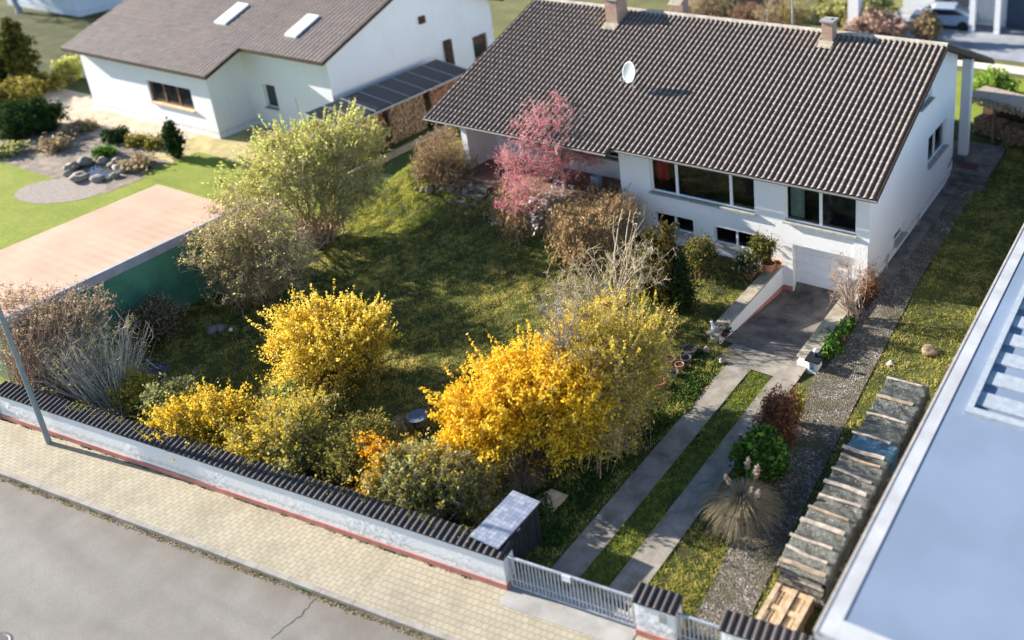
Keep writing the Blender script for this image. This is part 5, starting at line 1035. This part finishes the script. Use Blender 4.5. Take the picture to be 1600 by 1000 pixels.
plant('potted_shrub', 'round clipped brown green shrub in the pot by the garage corner', 'shrub', (-13.75, 27.1, .5), [(np.array([-13.95, 27.05, 1.15]), np.array([.38, .36, .38]), 1)], stems=20, twigs=260, leaf=[(2600, .05, lf_olive, 1.5), (2400, .05, lf_dark, 1.5)], bark=bark_brown, seed=121, spread=.03, sr=.016)
pB = pot(1172, 434, .24, .28, terracotta, 'terracotta pot with small evergreen on the ground left of the wall cap')
plant('potted_shrub', 'small dark evergreen with white flowers in the lower terracotta pot', 'shrub', tuple(g(1172, 434, .24)), [blob(1168, 412, .55, 17, 16)], stems=16, twigs=140, leaf=[(1800, .055, lf_dark), (120, .07, lf_white)], bark=bark_brown, seed=122, spread=.03)
pC = pot(0, 0, .16, .2, terracotta, 'small orange pot leaning behind the broad pot on the garage wall corner', loc=(-13.55, 27.42, .235))
pot(0, 0, .13, .17, terracotta, 'little pot between the evergreen pot and the broad pot', loc=(-14.25, 27.15, .0))
# white ornament and wreath at the wall end
on = empty('garden_ornament', (-13.72, 22.85, .235), 0, 'white long necked ornament standing at the end of the wall cap', 'ornament')
MB().tube([(0, 0, 0), (.02, .02, .16), (-.02, 0, .34), (.0, -.04, .40)], [.055, .06, .035, .055], 10).build('figure', plastic_white, on, smooth=True)
MB().lathe([(0, 0), (.09, 0), (.08, .03), (0, .035)]).build('base', sill_grey, on)
plant('wreath', 'small dark wreath with pale blooms hanging on the white wall end', 'wreath', (-13.46, 23.15, .05), [(np.array([-13.43, 23.15, .02]), np.array([.06, .16, .14]), 1)], stems=8, twigs=40, leaf=[(350, .05, lf_dark), (40, .05, lf_pink)], bark=bark_dark, seed=123, spread=.03)
# bird bath, basket hoop, stones
bb = empty('bird_bath', tuple(g(655, 664)), 0, 'round blue grey bird bath dish on the lawn', 'bird bath'); b = MB(); b.lathe([(0, .0), (.14, 0), (.10, .22), (.30, .30), (.31, .34), (.27, .335), (.0, .30)], (0, 0, 0), 26); b.build('bowl', simple('blue_grey_stone', (.09, .12, .17), .6, .15), bb)
hp_ = empty('hanging_planter', tuple(g(247, 592)), 0, 'dark planter with a pale curved handle in the shade', 'planter')
MB().tube([(-.38+.76*k/10, .1*math.sin(math.pi*k/10), .62-.3*math.sin(math.pi*k/10)) for k in range(11)], .022, 8).build('handle', simple('pale_plastic', (.45, .45, .42), .6), hp_)
MB().lathe([(0, 0), (.3, 0), (.38, .34), (.34, .34), (.3, .3), (0, .3)]).build('tub', pot_dark, hp_)
def rock(name, p, r, mat, label, seed, cat='stone', flat=.7, group=None):
    rg = np.random.default_rng(seed); b = MB(); n = 12; b.v = []; m = 7; cs = rg.normal(size=(8, 3)); am = rg.random(8)*.16
    for i in range(m+1):
        for j in range(n):
            th = math.pi*i/m; f = 2*math.pi*j/n; d = np.array([math.sin(th)*math.cos(f), math.sin(th)*math.sin(f), math.cos(th)]); k = 1+float((np.sin(cs@d*2.6)*am).sum()); b.v.append((d[0]*r*k, d[1]*r*k, (d[2]+.6)*r*k*flat))
    for i in range(m):
        for j in range(n): b.f.append((i*n+j, i*n+(j+1) % n, (i+1)*n+(j+1) % n, (i+1)*n+j))
    o = b.build(name, mat, smooth=True); o.location = p; return tag(o, label, cat, group)
stone_p = concrete('pale_stone', (.50, .46, .40), (.26, .23, .19), 2)
for i, (px, py, r, lab) in enumerate(((332, 520, .2, 'left grey stone lying in the shaded lawn near the dark shrub'), (345, 517, .17, 'right grey stone lying in the shaded lawn near the white ball'))): rock('stone', tuple(g(px, py)), r, concrete('dim_stone', (.22, .22, .21), (.1, .1, .1), 2), lab, 30+i)
b = MB(); b.lathe([(.0, 0)]+[(.07*math.sin(math.pi*k/8), .07-.07*math.cos(math.pi*k/8)) for k in range(1, 8)]+[(0, .14)]); o = b.build('ball', plastic_white, smooth=True); o.location = g(361, 518); tag(o, 'small white ball on the dark shaded lawn', 'ball')
rock('tree_stump', tuple(g(1452, 552)), .26, concrete('stump_wood', (.34, .24, .15), (.05, .035, .025), 7), 'low tree stump with a dark hollow on the right grass strip', 40, 'stump', .45)
rock('stone', tuple(g(1392, 569)), .12, stone_p, 'small pale stone at the edge of the gravel path', 41, flat=.4)
for i, (px, py, r) in enumerate(((1105, 548, .16), (1117, 532, .2), (1128, 566, .14))): rock('stone', tuple(g(px, py)), r*.7, cap_stone, ['mossy stone left of the white wall end', 'larger stone right at the foot of the white wall end', 'flat pale stone by the top of the driveway'][i], 44+i)
edge_stone_m = concrete('edge_stone', (.34, .29, .22), (.12, .10, .08), 3)
# stones along the lawn edge below the steps and pond stones
for i in range(9):
    px, py = 655+i*11, 322-(-i)*1.2; rock('edging_stone', G0(px, py+3+(i*5)%4), .09+.05*((i*7) % 3), edge_stone_m, ordn[i]+' edging stone from the left below the twiggy shrub', 60+i, 'stone', .7, 'edging stones by the terrace')
for i in range(9):
    a = 2*math.pi*i/9; c = g(150, 268); rock('pond_stone', (c[0]+1.6*math.cos(a), c[1]+.9*math.sin(a), 0), .24+.07*((i*5) % 3), simple('pale_boulder', (.27, .235, .195), .9, .3, 3), ['boulder on the right side of the neighbour pond', 'boulder at the back right of the neighbour pond', 'boulder at the back of the pond, right of the middle', 'boulder at the back of the pond, left of the middle', 'boulder on the left side of the neighbour pond', 'front left boulder of the neighbour pond', 'boulder at the front of the pond, left of the middle', 'boulder at the front of the pond, right of the middle', 'front right boulder of the neighbour pond'][i], 80+i, 'boulder', .6, 'boulders round the neighbour pond')
c = g(150, 268); b = MB(); b.lathe([(0, .03), (1.35, .03)], (0, 0, 0), 24); o = b.build('pond', dglass, recalc=False); o.location = c; o.scale = (1, .55, 1); tag(o, kind='structure')
c = g(95, 298); b = MB(); b.lathe([(0, .02), (2.2, .02)], (0, 0, 0), 24); o = b.build('pebble_patch', simple('pale_pebbles', (.27, .23, .20), .95, .2, 5), recalc=False); o.location = c; o.scale = (1, .6, 1); o.rotation_euler = (0, 0, .3); tag(o, kind='structure')
# planter strip right of the ramp wall
tag(MB().box(-10.125, -9.72, 22.9, 27.6, -.05, .03).build('flower_bed', soil_m), kind='structure')
plant('hyacinths', 'leafy plants with two pink flowers in the dark bed by the ramp wall', 'flowers', (-9.95, 24.2, .03), [(np.array([-9.93, 24.3, .12]), np.array([.15, 1.2, .14]), 1)], stems=30, twigs=160, leaf=[(1500, .07, lf_green, 2.2)], bark=bark_dark, seed=130, spread=.1)
for i, (px, py) in enumerate(((1322, 521), (1319, 530))):
    p0 = g(px, py, .22); b = MB(); b.tube([(0, 0, -.2), (0, 0, .0)], .01, 5); e = empty('pink_flower', tuple(p0), 0, ['farther of the two pink flowers in the bed by the ramp', 'nearer of the two pink flowers in the bed by the ramp'][i], 'flower', 'pink flowers in the bed'); b.build('stalk', lf_green, e)
    rg_ = np.random.default_rng(i); V, F = leaves_np(rg_, rg_.normal(size=(90, 3))*np.array([.025, .025, .045])+np.array([0, 0, .03]), .035, 1.3); npmesh('bloom', V, F, lf_pink, e, rg_.random(90))
plant('shrub', 'orange brown tuft at the top end of the ramp bed by the house corner', 'shrub', (-10.0, 27.4, 0), [(np.array([-10.0, 27.3, .25]), np.array([.22, .5, .25]), 1)], stems=20, twigs=80, leaf=(900, .05, lf_redbr, 1.6), bark=bark_brown, seed=131, spread=.1)
bp = MB(); bp.box(-.2, .2, -.13, .13, .0, .45); o = bp.build('storage_box', simple('pale_blue_box', (.30, .42, .50), .6, .1)); o.location = (-22.1, 28.2, 1.5); tag(o, 'small pale blue box on the terrace by the wall', 'box')
# ------------------------------------------------------------------ far yard
fh = empty('far_house', (-14, 66, 0), 0, 'white house with dark carport opening at the upper right', 'house'); MFH = Matrix.Translation((14, -66, 0))
def q2(o): o.matrix_parent_inverse = MFH; return o
Pz = lambda x, d, z: (x, 61+d, z); b = MB(); wall_panel(b, -20.2, 4, 0, 3.2, [(-18.0, -15.7, 0, 2.4)], Pz, th=3); b.box(-20.1, 4, 64, 70, 0, 3.15); q2(b.build('wall', neighbour_white, fh, recalc=False))
for x in (-15.2, -13.6): q2(MB().box(x, x+.35, 59.3, 59.7, 0, 3).build('pillar', neighbour_white, fh))
q2(MB().box(-13.2, -11.0, 60.9, 60.99, 0, 2.7).build('door', simple('slate_blue_door', (.05, .08, .13), .5), fh))
q2(MB().box(-20.6, 4.5, 59.0, 71, 3.2, 3.4).build('roof', simple('brown_flat_roof', (.30, .22, .17), .9), fh))
b = MB()
car = empty('parked_car', (-17.0, 59.9, 0), 0, 'pale blue car parked before the dark carport at the upper right', 'car')
prof = [(-2.05, .35), (-2.1, .75), (-1.95, .92), (-1.15, 1.0), (-.6, 1.42), (.75, 1.45), (1.5, 1.05), (2.0, .95), (2.1, .6), (2.05, .35)]
b.prism(prof, 'y', -.85, .85); cb = b.build('body', simple('pale_blue_paint', (.30, .38, .50), .3, .03), car)
b = MB(); b.prism([(-1.05, 1.0), (-.58, 1.36), (.72, 1.38), (1.35, 1.05)], 'y', -.862, .862); b.build('side_windows', dglass, car)
for x in (-1.3, 1.3):
    for y in (-.8, .8):
        b = MB(); b.tube([(x, y-.1, .33), (x, y+.1, .33)], .33, 18); b.build('wheel', black_m, car)
car.rotation_euler = (0, 0, .15)
tag(MB().box(-21.9, -21.2, 55.2, 55.9, 0, 5.2).build('white_pillar', neighbour_white), 'pale upright pillar rising behind the right chimney', 'pillar')
sb = empty('garden_hut', (-31, 58, 0), 0, 'low brown roofed garden hut behind the house ridge', 'hut')
MB().box(-2.5, 2.5, -1.5, 1.5, 0, 1.9).build('wall', wood_mid, sb); MB().prism([(-1.8, 1.9), (0, 2.5), (1.8, 1.9)], 'x', -2.8, 2.8).build('roof', simple('rosy_brown_roof', (.36, .20, .16), .9), sb)

fh2 = empty('far_house', tuple(g(75, 18)), 0, 'pale bluish building glimpsed in the upper left corner', 'house')
MB().box(-6, 4.5, 0, 5, 0, 2.6).build('wall', plaster('bluish_render', (.55, .62, .72)), fh2); MB().prism([(-.4, 2.6), (2.5, 4.2), (5.4, 2.6)], 'x', -6.4, 4.9).build('roof', wood_dark, fh2)

# weeds and grit along the kerb and the foot of the street wall
def edge_bits(name, label, t0, t1, d, z, n, size, mat, seed, sd):
    rg = np.random.default_rng(seed); c = t0+(t1-t0)*rg.random(n//14); t = c[rg.integers(0, len(c), n)]+rg.normal(size=n)*.10; dd = d+rg.normal(size=n)*sd
    P = WP+np.outer(t, u)+np.outer(dd, nrm)+np.stack([0*t, 0*t, z+.015*rg.random(n)], 1); V, F = leaves_np(rg, P, size, 1.3, 1.5)
    tag(npmesh(name, V, F, mat, None, rg.random(n)), label, 'litter' if 'grit' in label else 'weeds', None, 'stuff')
edge_bits('kerb_grit', 'brown grit and leaf litter in the gutter along the kerb', -2, 20, -1.67, -.112, 5200, .026, lf_brown, 301, .035)
edge_bits('kerb_weeds', 'tiny green weeds growing in the kerb joint', -2, 20, -1.635, -.10, 420, .03, lf_green, 302, .012)
edge_bits('wall_weeds', 'little weeds at the red base of the garden wall', 0, 18, -.045, .004, 900, .025, lf_ivy, 303, .012)
edge_bits('coping_moss', 'moss and fallen bits lying on the dark wall coping', 3, 18, .35, 1.06, 1500, .03, lf_olive, 304, .10)

cover('fallen_petals', 'yellow petals fallen on the grass below the forsythias', [(400, 600), (520, 660), (640, 620), (640, 540), (560, 600)], 700, .035, fors_yel, 220, .02)
cover('fallen_petals', 'golden petals fallen beside the largest forsythia and the drive', [(700, 700), (800, 790), (900, 780), (1010, 660), (1080, 640), (960, 800), (860, 850)], 900, .035, fors_gold, 221, .02)
cover('fallen_leaves', 'brown leaf litter below the twiggy shrubs by the terrace', [(640, 300), (660, 330), (860, 400), (1000, 520), (1010, 480), (880, 350), (760, 320)], 3500, .05, lf_brown, 222, .03)
cover('fallen_leaves', 'leaf litter in the shade of the big grey brown shrub', [(300, 450), (480, 490), (520, 400), (430, 400)], 2500, .05, lf_brown, 223, .03)
cover('fallen_leaves', 'brown litter in the corner below the bare shrubs', [(60, 620), (230, 680), (260, 560), (190, 520)], 3000, .05, lf_brown, 224, .03)
